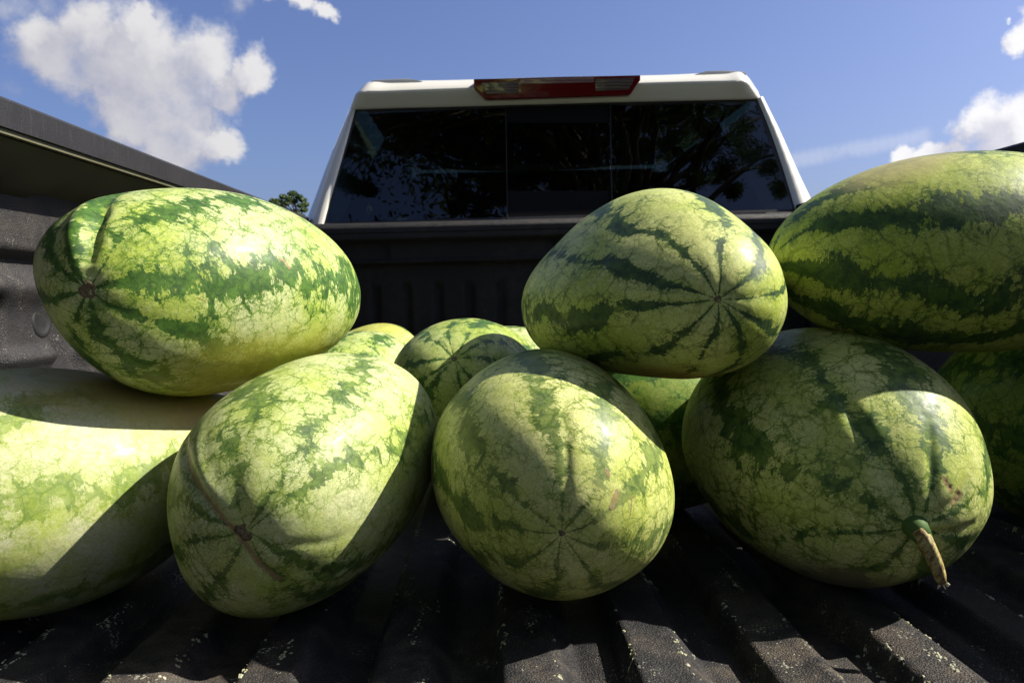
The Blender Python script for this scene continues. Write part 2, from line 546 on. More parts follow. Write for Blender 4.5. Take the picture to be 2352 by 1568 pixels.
# front wall of the bed
bz = at(1281, 503, YB).z
def front_wall():
    xs = np.arange(XL-0.01, XR+0.011, 0.006)
    prof = [(0.0, 0.06), (0.002, 0.015), (0.0, 0.0)]
    zs = np.concatenate([np.arange(-0.02, bz-0.03, 0.006)])
    Xg, Zg = np.meshgrid(xs, zs)
    top = bz
    d = np.zeros_like(Xg)                    # towards the lens
    # shelf-like bands at the top
    d += 0.030*sstep(top-0.060, top-0.052, Zg)
    d += 0.016*sstep(top-0.128, top-0.116, Zg)
    d += 0.014*np.exp(-((Zg-(top-0.118))/0.006)**2)
    # slot and oval in the band
    band = sstep(top-.110, top-.104, Zg)*(1-sstep(top-.070, top-.064, Zg))
    for xc in (TC-.51, TC+.0, TC+.51):
        d -= 0.010*band*np.exp(-((Xg-xc)/.012)**4)
    # upright flutes
    q = ((Xg-TC) % 0.094)/0.094
    fl = sstep(0, .16, q)*(1-sstep(.22, .42, q))
    fade = 1-sstep(top-.20, top-.17, Zg)
    d -= 0.013*fl*fade*sstep(.02, .05, Zg)
    v = np.stack([Xg, YB-d, Zg], -1).reshape(-1, 3)
    n = len(xs)
    f = [(j*n+i, j*n+i+1, (j+1)*n+i+1, (j+1)*n+i) for j in range(len(zs)-1) for i in range(n-1)]
    mesh('bed_front_wall', [tuple(map(float, t)) for t in v], f, M_liner_front, truck, smooth=True)
    # rounded top roll
    prof = [(-.046, bz-.032), (-.047, bz-.018), (-.043, bz-.008), (-.034, bz-.002), (-.020, bz), (.03, bz), (.045, bz-.01), (.045, bz-.05), (-.02, bz-.045)]
    v, f = loft([[(x, YB+a, z) for a, z in prof] for x in (XL-.02, XR+.02)])
    o = mesh('front_wall_top_roll', v, f, M_liner_front, truck, smooth=True)
    o.data.set_sharp_from_angle(angle=math.radians(55))
front_wall()

# lowered tailgate behind the floor edge
box('tailgate', XL+.02, XR-.02, YR-.52, YR-.012, -.075, -.008, M_white, truck, bevel=.006)
o = box('tailgate_liner', XL+.06, XR-.06, YR-.49, YR-.03, -.0075, -.003, M_liner_floor, truck)

# ---- cab
YG0, YG1 = 2.43, 2.53                        # foot and head of the rear window
def G(px, py):                               # a point of the leaning glass plane
    d = ray(px, py)
    # plane through (.,YG0,z0) and (.,YG1,z1)
    z0, z1 = at(1281, 500, YG0).z, at(1281, 240, YG1).z
    n = Vector((0, z1-z0, -(YG1-YG0))).normalized()
    p0 = Vector((0, YG0, z0))
    t = (p0-EYE).dot(n)/d.dot(n)
    return EYE+d*t
gn = (G(1163, 241)-G(1167, 497)).cross(G(1400, 241)-G(1163, 241)).normalized()
if gn.y > 0: gn = -gn                        # towards the lens
def pane(name, pts, mat, off=0.0, thick=0.004, bevel=0):
    q = [G(*p)+gn*off for p in pts]
    return prism(name, q, -gn*thick, mat, win, bevel=bevel)
win = mesh('rear_window', *loft([[G(*p)-gn*(-.0005) for p in L_] for L_ in (
        ((738, 519), (812, 250), (1742, 224), (1834, 486)),
        ((748, 511), (822, 256), (1734, 232), (1822, 480)))], caps=False), M_black, None)
win.parent = truck
win.matrix_parent_inverse = Matrix.Translation(-Vector(truck.location))
# window children are built in world coordinates, so keep the parent offset at zero
def wchild(o):
    o.parent = win; o.matrix_parent_inverse = Matrix.Identity(4); return o
_save = win
class _P: location = Vector((0, 0, 0))
def wpane(name, pts, mat, off=0.0, thick=0.004):
    q = [G(*p)+gn*off for p in pts]
    v, f = loft([q, [p-gn*thick for p in q]])
    o = mesh(name, v, f, mat, None)
    o.parent = win
    return o
wpane('window_pane', [(740, 517), (814, 251), (1160.5, 241.5), (1164.5, 503)], M_privacy)
wpane('window_pane', [(1407.5, 496), (1403, 235), (1740, 226), (1832, 485)], M_privacy)
wpane('sliding_pane', [(1166, 440), (1163.3, 278), (1400.5, 279), (1403.5, 440)], M_privacy, off=-.006)
wpane('sliding_frame', [(1162.5, 280), (1162, 240), (1400, 234.5), (1400.5, 280)], M_frit, off=-.005, thick=.006)
wpane('sliding_frame', [(1167, 503), (1166, 437), (1403.5, 437), (1405, 497)], M_frit, off=-.005, thick=.006)
wpane('slider_seam', [(1164.6, 503), (1160.6, 240), (1162.6, 240), (1167, 503)], M_rubber, off=.0015, thick=.012)
wpane('slider_seam', [(1405, 497), (1400.8, 234), (1403, 234), (1407.4, 497)], M_rubber, off=.0015, thick=.012)

# pillars: strips from the window edge round to the flank of the cab
def strip(name, cols, mat, thick=.02):
    """cols: list of vertical curves (bottom to top) given as world points; lofted into a skin"""
    n = len(cols[0]); v = [p for c in cols for p in c]
    f = [(i*n+j, i*n+j+1, (i+1)*n+j+1, (i+1)*n+j) for i in range(len(cols)-1) for j in range(n-1)]
    o = mesh(name, v, f, mat, truck, smooth=True)
    return o
def lerp_curve(pts, n=14):
    pts = [Vector(p) for p in pts]
    # Catmull-Rom through the points
    out = []
    segs = len(pts)-1
    for i in range(n):
        t = i/(n-1)*segs; k = min(int(t), segs-1); u = t-k
        p0 = pts[max(k-1, 0)]; p1 = pts[k]; p2 = pts[k+1]; p3 = pts[min(k+2, segs)]
        out.append(0.5*((2*p1)+(p2-p0)*u+(2*p0-5*p1+4*p2-p3)*u*u+(3*p1-p0-3*p2+p3)*u**3))
    return out
def yof(py, bot, topy):                      # depth along the leaning window at image height py
    t = (bot-py)/(bot-topy)
    return YG0+(YG1-YG0)*t
# left pillar
Lin = [G(742, 530), G(744, 515), G(768, 428), G(793, 341), G(817, 250)]
Llip = [p+Vector((-.006, -.012, 0)) for p in Lin]
Lout = [at(697, 530, 2.475), at(706, 501, 2.475), at(730, 437, 2.49), at(762, 350, 2.515), at(806, 244, 2.56)]
Lmid = [a*.5+b*.5+Vector((0, -.010, 0)) for a, b in zip(Llip, Lout)]
Lfar = [p+Vector((-.012, .10, 0)) for p in Lout]
Lfar2 = [p+Vector((-.03, .75, 0)) for p in Lout]
cs = [lerp_curve(c) for c in (Lin, Llip, Lmid, Lout, Lfar, Lfar2)]
strip('cab_pillar', cs, M_white)
Rin = [G(1832, 500), G(1827, 484), G(1800, 394), G(1770, 305), G(1738, 226)]
Rlip = [p+Vector((.006, -.010, 0)) for p in Rin]
Rout = [at(1872, 484, 2.475), at(1864, 459, 2.475), at(1837, 402, 2.49), at(1789, 294, 2.53), at(1752, 224, 2.56)]
Redge = [a*.35+b*.65+Vector((0, -.012, 0)) for a, b in zip(Rlip, Rout)]
Rfar = [p+Vector((.012, .10, 0)) for p in Rout]
Rfar2 = [p+Vector((.03, .75, 0)) for p in Rout]
cs = [lerp_curve(c) for c in (Rin, Rlip, Redge, Rout, Rfar, Rfar2)]
strip('cab_pillar', cs, M_white)

# roof header: face under the roof edge, with the lamp let into it
hb = [(806, 246), (812, 251), (900, 248.5), (1040, 245), (1160, 241.5), (1281, 238.5), (1400, 234.8), (1530, 232), (1660, 229), (1739, 226.5), (1746, 222)]
hm = [(812, 232), (824, 214), (900, 211), (1040, 205.5), (1160, 202), (1281, 199), (1400, 195.5), (1530, 191), (1660, 188.5), (1716, 191), (1742, 212)]
ht = [(829, 206), (846, 188.5), (900, 186), (1040, 184), (1160, 180), (1281, 177), (1400, 174.5), (1530, 172), (1660, 166), (1708, 167), (1737, 203)]
cols = []
N = len(hb)
rows = []
def dens(pts, Y, k=60):
    c = [at(x, y, yy) for (x, y), yy in zip(pts, Y)]
    return lerp_curve(c, k)
Yb = [2.575]+[2.520]*(N-2)+[2.575]
Ym = [2.555]+[2.472]*(N-2)+[2.555]
Yt = [2.58]+[2.505]*(N-2)+[2.58]
rb = dens(hb, Yb); rm = dens(hm, Ym); rtp = dens(ht, Yt)
# rounded skin: bottom lip, face, shoulder, top, roof going forward
def off(r, dy, dz): return [p+Vector((0, dy, dz)) for p in r]
def blend(a, b, t): return [p*(1-t)+q*t for p, q in zip(a, b)]
skin = [off(rb, .03, .004), rb, blend(rb, rm, .12), blend(rb, rm, .86), off(rm, .001, .001), off(blend(rm, rtp, .12), -.0015, .001), blend(rm, rtp, .5), blend(rm, rtp, .9), off(rtp, .006, .0015), off(rtp, .03, .002)]
rows = [r for r in skin]
# roof panel: forward, slightly crowned and narrowing into the bump outline
def crown(r, y, dz):
    out = []
    for i, p in enumerate(r):
        t = i/(len(r)-1)*2-1
        z = rtp[len(r)//2].z + dz*(1-t*t) - 0.05*abs(t)**10
        out.append(Vector((TC+(p.x-TC)*1.0, y, z)))
    return out
for (y, dz) in ((2.62, 0.004), (2.9, .004), (3.3, .0), (3.7, -.01), (4.0, -.05)):
    rows.append(crown(rtp, y, dz))
n = len(rows[0]); v = [p for r in rows for p in r]
f = [(i*n+j, i*n+j+1, (i+1)*n+j+1, (i+1)*n+j) for i in range(len(rows)-1) for j in range(n-1)]
o = mesh('cab_roof', v, f, M_white, truck, smooth=True)
o.data.set_sharp_from_angle(angle=math.radians(60))

# raised roof ditches ends (low pads at both roof corners)
for pts in ([(849, 190), (860, 184.5), (905, 182.5), (937, 181.5), (972, 187.5), (960, 190)], [(1592, 173), (1622, 164), (1665, 163), (1706, 165), (1716, 172), (1700, 174)]):
    q = [at(x, y, 2.503) for x, y in pts]
    v, f = loft([[p+Vector((0, -.004, 0)) for p in q], [p+Vector((0, .4, 0)) for p in q]])
    mesh('roof_corner_pad', v, f, M_white, truck, bevel=.002)

# high brake light
lamp = empty('brake_light'); 
lamp.parent = truck; lamp.matrix_parent_inverse = Matrix.Identity(4)
lamp.location = at(1280, 200, 2.46)-Vector(truck.location)
lampw = at(1280, 200, 2.46)
def lpiece(name, pts, y0, y1, mat, bev=.002):
    q = []
    for x, y in pts:
        t = min(1, max(0, (y-176)/45.0))
        # follows the header: face slopes back towards the window
        q.append((x, y))
    fr = [at(x, y, y0(x, y)) for x, y in q]; bk = [at(x, y, y0(x, y))+Vector((0, .05, 0)) for x, y in q]
    fr = [p-lampw for p in fr]; bk = [p-lampw for p in bk]
    v, f = loft([fr, bk])
    o = mesh(name, v, f, mat, None, bevel=bev)
    o.parent = lamp
    return o
def ysurf(x, y):
    return 2.448+.03*(y-(177-.027*(x-1281)))/50
lpiece('lamp_housing', [(1088, 182), (1280, 176.6), (1471, 173), (1471, 185), (1466, 190), (1449, 216), (1443, 217.5), (1121, 227.5), (1113, 226), (1091, 205), (1088, 199)], lambda x, y: ysurf(x, y), 0, M_red, .002)
lpiece('clear_lens', [(1104, 190), (1192, 187), (1192, 213.5), (1118, 217)], lambda x, y: ysurf(x, y)-.003, 0, M_lens, .0015)
lpiece('clear_lens', [(1368, 181.5), (1457, 179), (1453, 190), (1444, 206), (1368, 209)], lambda x, y: ysurf(x, y)-.003, 0, M_lens, .0015)
lpiece('reflector_strip', [(1194, 181.5), (1365, 177.5), (1365, 189), (1194, 194)], lambda x, y: ysurf(x, y)-.003, 0, M_lensred, .0015)

# cab body, doors, side glass, windscreen, interior
zb = at(1281, 500, YG0).z
cl, cr = at(706, 501, 2.475).x, at(1864, 459, 2.475).x
zroof = rtp[30].z
for sgn, xe in ((-1, cl), (1, cr)):
    xo = xe+sgn*0.13
    pts = [(xe, 2.48, zb-.03), (xo, 2.48, zb-.10), (xo+sgn*.02, 2.48, .1), (xo, 2.48, -.3), (xo-sgn*.05, 2.48, -.42), (xo-sgn*.08, 2.48, -.42), (xo-sgn*.03, 2.48, .1), (xe-sgn*.01, 2.48, zb-.06)]
    v, f = loft([pts, [(x, 4.6, z) for x, y, z in pts]])
    mesh('cab_side_panel', v, f, M_white, truck)
    # side window with its pane
    xt = (rtp[0].x if sgn < 0 else rtp[-1].x)-sgn*.07
    def sp(y, t): return Vector((xe-sgn*.005+(xt-xe)*t, y, zb-.03+(zroof-.045-zb)*t))
    v, f = loft([[sp(2.95, .05), sp(3.95, .05), sp(3.62, .93), sp(3.0, .93)], [p+Vector((-sgn*.004, 0, 0)) for p in (sp(2.95, .05), sp(3.95, .05), sp(3.62, .93), sp(3.0, .93))]])
    mesh('side_window', v, f, M_clear, truck)
    # pillar behind the rear side window and the post between the doors
    for ya, yb_ in ((2.78, 2.95), (3.30, 3.36)):
        v, f = loft([[sp(ya, 0), sp(yb_, 0), sp(yb_, 1.0), sp(ya, 1.0)], [p+Vector((-sgn*.03, 0, 0)) for p in (sp(ya, 0), sp(yb_, 0), sp(yb_, 1.0), sp(ya, 1.0))]])
        mesh('door_post', v, f, M_black, truck)
wsx0, wsx1 = cl+.05, cr-.05
v, f = loft([[(wsx0, 4.5, zb+.02), (wsx1, 4.5, zb+.02), (rtp[-1].x-.04, 4.0, zroof-.05), (rtp[0].x+.04, 4.0, zroof-.05)], [(wsx0, 4.51, zb+.02), (wsx1, 4.51, zb+.02), (rtp[-1].x-.04, 4.01, zroof-.05), (rtp[0].x+.04, 4.01, zroof-.05)]])
mesh('windscreen', v, f, M_clear, truck)
box('headliner', rtp[0].x+.05, rtp[-1].x-.05, 2.60, 3.98, zroof-.035, zroof-.012, M_cloth, truck)
box('cab_back_panel', cl+.02, cr-.02, 2.50, 2.53, -.3, zb-.012, M_black, truck)
box('dashboard', cl+.03, cr-.03, 4.05, 4.5, .1, zb+.0, M_black, truck, bevel=.03)
box('cab_floor', cl-.05, cr+.05, 2.5, 4.5, -.45, -.40, M_cloth, truck)
for xk in (TC-.42, TC+.42):
    for yk, zk in ((2.78, zb+.02), (3.55, zb+.06)):
        s_ = box('seat_back', xk-.24, xk+.24, yk-.05, yk+.06, -.1, zk, M_cloth, truck, bevel=.04)
        h_ = box('headrest', xk-.12, xk+.12, yk-.03, yk+.06, zk+.03, zk+.17, M_cloth, truck, bevel=.03)
# bonnet and front
hx0, hx1 = cl-.1, cr+.1
v, f = loft([[(hx0, 4.5, -.4), (hx1, 4.5, -.4), (hx1, 4.5, zb-.08), (hx1-.15, 4.5, zb), (hx0+.15, 4.5, zb), (hx0, 4.5, zb-.08)],
             [(hx0+.05, 5.9, -.4), (hx1-.05, 5.9, -.4), (hx1-.05, 5.9, zb-.25), (hx1-.2, 5.85, zb-.16), (hx0+.2, 5.85, zb-.16), (hx0+.05, 5.9, zb-.25)]])
mesh('bonnet', v, f, M_white, truck, bevel=.02)
for yk in (1.52, 5.2):
    for sgn, xk in ((-1, RL-.165), (1, RR+.165)):
        rings = []
        for dx, r in ((0, .24), (0, .36), (.02, .39), (.20, .39), (.22, .36), (.22, .24)):
            rings.append([(xk-sgn*dx+sgn*.0, yk+r*math.cos(a*math.pi/16), GZ+.39+r*math.sin(a*math.pi/16)) for a in range(32)])
        v, f = loft(rings, caps=False)
        tyre = mesh('tyre', v, f, M_rubber, truck, smooth=True)
        rings = [[(xk-sgn*dx, yk+r*math.cos(a*math.pi/16), GZ+.39+r*math.sin(a*math.pi/16)) for a in range(32)] for dx, r in ((.03, .24), (.01, .22), (.05, .19), (.06, .06), (.03, .05), (.03, .001))]
        v, f = loft(rings)
        mesh('wheel_rim', v, f, M_steel, truck, smooth=False)

# ------------------------------------------------------------------ melons
# cx cy cz, heading, pitch, three half-lengths, twist
DATA = {
    'M1': [-0.3065, 0.8924, 0.327, -2.1152, 0.0487, 0.1958, 0.1109, 0.1189, 0.7298],
    'M2': [-0.4596, 0.7935, 0.1343, -2.3315, -0.0665, 0.231, 0.1248, 0.1125, -0.6553],
    'M3': [-0.1837, 0.7906, 0.141, -1.8508, -0.1131, 0.1793, 0.1242, 0.1099, 0.8775],
    'M4': [0.0519, 0.7765, 0.1397, -1.4983, 0.0668, 0.1843, 0.1113, 0.1213, 0.5363],
    'M5': [0.1696, 0.8359, 0.3158, -1.2889, -0.0512, 0.1724, 0.1249, 0.0991, 0.1134],
    'M6': [0.3475, 0.8138, 0.1432, -1.2294, -0.2106, 0.1725, 0.1207, 0.1279, -0.7809],
    'M7': [0.5037, 0.8209, 0.3466, -0.0174, 0.0037, 0.203, 0.1143, 0.1072, 0.0489],
    'M8': [-0.2662, 1.3654, 0.1431, 1.0869, 0.3755, 0.171, 0.1075, 0.1195, 0.7542],
    'M9': [-0.0381, 1.2319, 0.1521, -1.6835, 0.3077, 0.1734, 0.1293, 0.1265, -0.0387],
    'M10': [-0.2898, 1.6335, 0.1427, 0.6136, 0.434, 0.1692, 0.1183, 0.1108, -0.2756],
    'M11': [0.0364, 1.5926, 0.1376, 0.4094, -0.0264, 0.1649, 0.1195, 0.1181, 0.0049],
    'M12': [0.6998, 0.9191, 0.146, -1.2712, 0.0053, 0.18, 0.1252, 0.1259, 0.0041],
    'M13': [0.225, 1.06, 0.14, 0.1, 0, 0.17, 0.12, 0.12, 0],
    'M14': [0.58, 1.06, 0.362, 0.0, 0.0, 0.17, 0.118, 0.118, 0.0],
    'M15': [0.21, 1.083, 0.328, 0.0, 0.0, 0.13, 0.106, 0.106, 0.0],
}
HARM = {
    'M1': [0.007, 0.0045, 0.0075, -0.0105, -0.0197, -0.0164, -0.0045, -0.0041, 0.0023, 0.0038, 0.0193, 0.0277, 0.0191, 0.0034, 0.0102, 0.0023, 0.0238, 0.0134, -0.03, -0.0117],
    'M2': [0.0027, -0.0054, 0.0011, -0.0241, 0.03, 0.0698, 0.0059, -0.0016, -0.0149, -0.0303, 0.001, -0.0121, 0.0215, 0.0004, -0.0082, 0.0679, 0.0172, -0.02, -0.0311, 0.0099],
    'M3': [-0.001, -0.0015, -0.0048, 0.0051, 0.0008, -0.0103, -0.0047, -0.0013, -0.0096, 0.0139, 0.0435, 0.013, 0.007, 0.0068, 0.0105, -0.0057, 0.0253, 0.0092, 0.0061, -0.0056],
    'M4': [-0.0028, 0.0028, -0.0034, -0.0003, -0.0059, -0.0031, -0.0034, 0.0015, 0.0027, 0.0088, -0.0151, -0.0087, -0.0032, 0.0113, -0.004, -0.0047, 0.0001, -0.0035, -0.0119, -0.0055],
    'M5': [0.0048, -0.0112, -0.0044, -0.0227, 0.0083, -0.0106, 0.0154, -0.0095, 0.0165, 0.0114, -0.0906, 0.0476, -0.0026, 0.0371, 0.0329, 0.0144, 0.0208, 0.0185, 0.0055, 0.0008],
    'M6': [-0.0004, -0.0002, -0.0014, -0.0072, 0.0015, 0.0069, 0.0035, 0.0004, 0.0013, -0.0019, -0.0122, 0.0015, -0.0, 0.0031, 0.0032, 0.0013, -0.0005, -0.0113, 0.0042, -0.0018],
    'M7': [-0.0053, 0.0036, -0.0084, -0.0049, 0.018, -0.0261, -0.0047, -0.0022, -0.0043, -0.0006, 0.0211, -0.0406, -0.002, 0.0073, 0.0077, -0.001, -0.0007, -0.0124, -0.0043, 0.0086],
    'M8': [-0.0008, 0.0002, -0.0036, 0.0096, 0.0017, -0.0078, 0.0046, -0.0, 0.0088, 0.0059, 0.0085, 0.0117, -0.0004, -0.0037, 0.0038, 0.0094, 0.005, 0.0065, -0.0059, 0.0026],
    'M9': [-0.0038, -0.004, -0.0003, 0.0012, -0.0103, 0.0013, 0.0095, 0.003, 0.0063, 0.0032, 0.0088, 0.0016, 0.0006, -0.0008, -0.0014, -0.0076, 0.004, -0.0093, 0.0117, -0.0138],
    'M10': [-0.006, 0.0016, -0.0084, 0.0115, 0.0069, -0.0, -0.0033, -0.0086, -0.0064, 0.0009, -0.0059, 0.0105, -0.0013, 0.0047, -0.0156, -0.0026, 0.0064, 0.0059, -0.0088, -0.0257],
    'M11': [0.0001, -0.0017, -0.0041, 0.0037, -0.0013, -0.0017, -0.0022, -0.0007, -0.0004, -0.0001, 0.0051, -0.0048, 0.0011, -0.0037, -0.0008, -0.0009, 0.0039, -0.0062, 0.0045, 0.0088],
}
def harm(u):
    x, y, z = u.T
    return np.stack([x, y, z, x*y, y*z, x*z, x*x-y*y, 3*z*z-1, x**3-3*x*y*y, 3*x*x*y-y**3, x*y*z, z*(x*x-y*y), x*(5*z*z-1), y*(5*z*z-1), z*(5*z*z-3),
                     x**4-6*x*x*y*y+y**4, x*y*(x*x-y*y), (7*z*z-1)*(x*x-y*y), x*y*(7*z*z-1), (35*z**4-30*z*z+3)/8], 1)
def frame(x):
    c = np.array(x[:3]); ct, st, cp, sp_ = math.cos(x[3]), math.sin(x[3]), math.cos(x[4]), math.sin(x[4])
    ax = np.array([ct*cp, st*cp, sp_]); e1 = np.array([-st, ct, 0.]); e2 = np.cross(ax, e1)
    r = x[8]; u = e1*math.cos(r)+e2*math.sin(r); w = np.cross(ax, u)
    return c, np.stack([ax, u, w], 1), np.array(x[5:8])
def hit(key, px, py):
    """unit-sphere direction of the melon's skin point seen at a place in the picture"""
    c, B, S = frame(DATA[key]); d = np.array(ray(px, py)) @ B / S; v = (np.array(EYE)-c) @ B / S
    a_, b_, c_ = d@d, d@v, v@v-1
    disc = b_*b_-a_*c_
    t = (-b_-math.sqrt(max(0, disc)))/a_
    q = v+t*d
    return q/np.linalg.norm(q)
def poly_dist(u, pts):
    """distance on the unit sphere to a polyline, and the position along it"""
    P = [np.array(p) for p in pts]; best = np.full(len(u), 9.); par = np.zeros(len(u))
    for i in range(len(P)-1):
        a, b = P[i], P[i+1]; ab = b-a
        t = np.clip(((u-a)@ab)/(ab@ab), 0, 1)
        d = np.linalg.norm(u-(a+t[:, None]*ab), axis=1)
        k = d < best; best[k] = d[k]; par[k] = (i+t[k])/(len(P)-1)
    return best, par

def melon_mat(key, seed, light=(0.42, 0.48, 0.13), pale=(0.60, 0.63, 0.29), dark=(0.028, 0.085, 0.018), mid=(0.085, 0.20, 0.028),
              jag=1.0, edge=0.42, vein=1.0, yellow=(0.62, 0.50, 0.13), fade=1.0, cell=52, haze=0.03):
    m, b, p = new_mat('melon_rind_%s' % key.lower())
    off_ = (seed*1.37, seed*2.11, seed*0.73)
    pc = b.vec('ADD', b.attr('polar', 'Vector'), off_)
    ob = b.vec('ADD', b.obj(), off_)
    sig = b.attr('stripe')
    def nz(v, sc_, d, r): return b.math('SUBTRACT', b.noise(v, sc_, d, r), 0.5)
    zz = b.N.new('ShaderNodeSeparateXYZ'); b.L.new(b.attr('polar', 'Vector'), zz.inputs[0])
    pf = b.ss(zz.outputs[2], 0.10, 0.75, 0.30, 1.0)
    # slow wandering of the stripe width, islands and gaps
    s = b.math('ADD', sig, b.math('MULTIPLY', nz(pc, 1.5, 3, 0.55), b.math('MULTIPLY', pf, 1.7)))
    # feathered margins drawn out across the stripes
    s = b.math('ADD', s, b.math('MULTIPLY', nz(b.vec('MULTIPLY', pc, (1.0, 1.0, 3.6)), 4.6, 8, 0.70), b.math('MULTIPLY', pf, 2.0*jag)))
    s = b.math('ADD', s, b.math('MULTIPLY', nz(b.vec('MULTIPLY', pc, (1.0, 1.0, 2.6)), 15.0, 5, 0.70), 1.4*jag))
    warp = b.vec('SUBTRACT', b.noise(ob, 55, 4, 0.65, out='Color'), (0.5, 0.5, 0.5))
    obw = b.vec('ADD', ob, b.vec('SCALE', warp, sc=0.014))
    cellA = b.voro(obw, cell, 'F1')
    cellB = b.voro(obw, cell*2.3, 'F1')
    s = b.math('ADD', s, b.math('MULTIPLY', b.math('SUBTRACT', cellA, 0.42), b.math('MULTIPLY', pf, 1.15)))
    s = b.math('ADD', s, b.math('MULTIPLY', b.math('SUBTRACT', cellB, 0.42), 0.55))
    edge = edge+0.24
    stripe = b.ss(s, edge, edge+0.13)
    halo = b.ss(s, edge-0.75, edge+0.15)
    near = b.ss(s, edge-1.9, edge+0.2)
    # net of veins: rounded cells over the flank, drawn out towards the poles
    pw = b.vec('ADD', pc, b.vec('SCALE', b.vec('SUBTRACT', b.noise(pc, 8, 6, 0.7, out='Color'), (0.5, 0.5, 0.5)), sc=0.26))
    eA = b.voro(pw, 6.0, 'DISTANCE_TO_EDGE')
    eB = b.voro(pw, 15.0, 'DISTANCE_TO_EDGE')
    eD = b.voro(obw, cell, 'DISTANCE_TO_EDGE')
    eC = b.voro(obw, cell*3.4, 'DISTANCE_TO_EDGE')
    wv = b.ss(b.noise(ob, 34, 4, 0.65), 0.34, 0.66, 0.015, 0.095)
    def line(e, k=1.0): return b.math('SUBTRACT', 1.0, b.ss(e, 0.0, b.math('MULTIPLY', wv, k)))
    vA, vB, vD = line(eA, 0.9), line(eB, 1.1), line(eD, 1.1)
    vC = b.math('SUBTRACT', 1.0, b.ss(eC, 0.0, 0.16))
    blotch = b.noise(ob, 10, 5, 0.62)
    fine = b.noise(ob, 170, 5, 0.75)
    mott = b.noise(ob, 62, 5, 0.7)
    grain = b.noise(ob, 620, 2, 0.6)
    lc = b.mix(b.ss(blotch, 0.32, 0.66), light, pale)
    lc = b.mix(b.math('MULTIPLY', b.ss(mott, 0.44, 0.72), 0.30), lc, tuple(x*0.80+y*0.10 for x, y in zip(light, mid)))
    lc = b.mix(b.math('MULTIPLY', b.ss(fine, 0.48, 0.70), 0.40), lc, tuple(min(1, x*1.25) for x in pale))
    lc = b.mix(b.math('MULTIPLY', b.ss(grain, 0.50, 0.64), 0.36), lc, tuple(x*0.55 for x in light))
    vein_c = tuple(x*0.8+y*0.2 for x, y in zip(mid, light))
    lc = b.mix(b.math('MULTIPLY', vC, 0.16*vein), lc, vein_c)
    lc = b.mix(b.math('MULTIPLY', b.math('MULTIPLY', vD, b.math('MULTIPLY_ADD', near, 0.62, 0.32)), vein, clamp=True), lc, vein_c)
    lc = b.mix(b.math('MULTIPLY', b.math('MULTIPLY', vB, b.math('MULTIPLY_ADD', near, 0.70, 0.26)), vein, clamp=True), lc, mid)
    lc = b.mix(b.math('MULTIPLY', b.math('MULTIPLY', vA, b.math('MULTIPLY_ADD', near, 0.75, 0.32)), vein, clamp=True), lc, tuple((x*1.2+y*.8)/2 for x, y in zip(mid, dark)))
    lc = b.mix(b.math('MULTIPLY', b.math('MULTIPLY', halo, b.ss(mott, 0.42, 0.62)), 0.28), lc, vein_c)
    # inside the stripes: mid green mottling over dark, dark seams, pale islands
    dm = b.ss(b.math('ADD', b.noise(pw, 7, 6, 0.72), b.math('MULTIPLY', b.math('SUBTRACT', cellB, 0.4), 0.25)), 0.38, 0.66)
    core = b.ss(s, edge+0.4, edge+2.2)
    dc = b.mix(b.math('MULTIPLY', dm, b.math('MULTIPLY_ADD', core, -0.45, 1.0)), dark, mid)
    dc = b.mix(b.math('MULTIPLY', b.ss(fine, 0.48, 0.72), 0.16), dc, tuple(x*0.65+y*0.35 for x, y in zip(mid, light)))
    dc = b.mix(b.math('MULTIPLY', vD, 0.55), dc, tuple(x*0.75 for x in dark))
    dc = b.mix(b.math('MULTIPLY', vB, 0.45), dc, tuple(x*0.7 for x in dark))
    isl = b.math('MULTIPLY', b.ss(b.math('ADD', cellA, b.math('MULTIPLY', nz(ob, 90, 4, .7), .5)), 0.36, 0.22), b.ss(b.noise(ob, 19, 3, 0.6), 0.46, 0.60))
    dc = b.mix(b.math('MULTIPLY', isl, 0.5), dc, light)
    # waxy bloom
    dc = b.mix(haze, dc, (0.36, 0.44, 0.34))
    col = b.mix(b.math('MULTIPLY', stripe, 0.97*fade), lc, dc)
    sp_ = b.attr('belly')
    bl = b.ss(b.math('ADD', sp_, b.math('MULTIPLY', nz(ob, 16, 6, 0.65), 1.0)), 0.30, 0.95)
    yc = b.mix(b.noise(ob, 30, 6, 0.75), yellow, tuple(x*0.66 for x in yellow))
    col = b.mix(b.math('MULTIPLY', bl, 0.80), col, yc)
    sc_ = b.attr('scar')
    sm = b.ss(b.math('ADD', sc_, b.math('MULTIPLY', nz(ob, 210, 5, 0.75), 1.3)), 0.40, 0.78)
    scol = b.mix(fine, (0.13, 0.075, 0.03), (0.44, 0.31, 0.16))
    col = b.mix(b.math('MULTIPLY', sm, 0.85), col, scol)
    st_ = b.attr('stain')
    tm = b.ss(b.math('ADD', st_, b.math('MULTIPLY', nz(b.vec('MULTIPLY', ob, (1, 1, .4)), 120, 6, 0.78), 2.4)), 0.75, 1.5)
    tm2 = b.ss(b.math('ADD', st_, b.math('MULTIPLY', nz(ob, 22, 5, 0.65), 1.6)), 0.1, 1.1)
    col = b.mix(b.math('MULTIPLY', tm2, 0.16), col, (0.68, 0.66, 0.36))
    col = b.mix(b.math('MULTIPLY', tm, 0.65), col, (0.46, 0.26, 0.05))
    pr = b.math('LESS_THAN', b.voro(ob, 300, 'F1'), b.ss(b.noise(ob, 18, 3, 0.6), 0.46, 0.72, 0.0, 0.26))
    col = b.mix(b.math('MULTIPLY', pr, 0.45), col, (0.17, 0.19, 0.04))
    b.L.new(col, p.inputs['Base Color'])
    b.L.new(b.ss(b.math('ADD', b.math('MULTIPLY', fine, .5), b.math('MULTIPLY', mott, .5)), 0.35, 0.65, 0.38, 0.58), p.inputs['Roughness'])
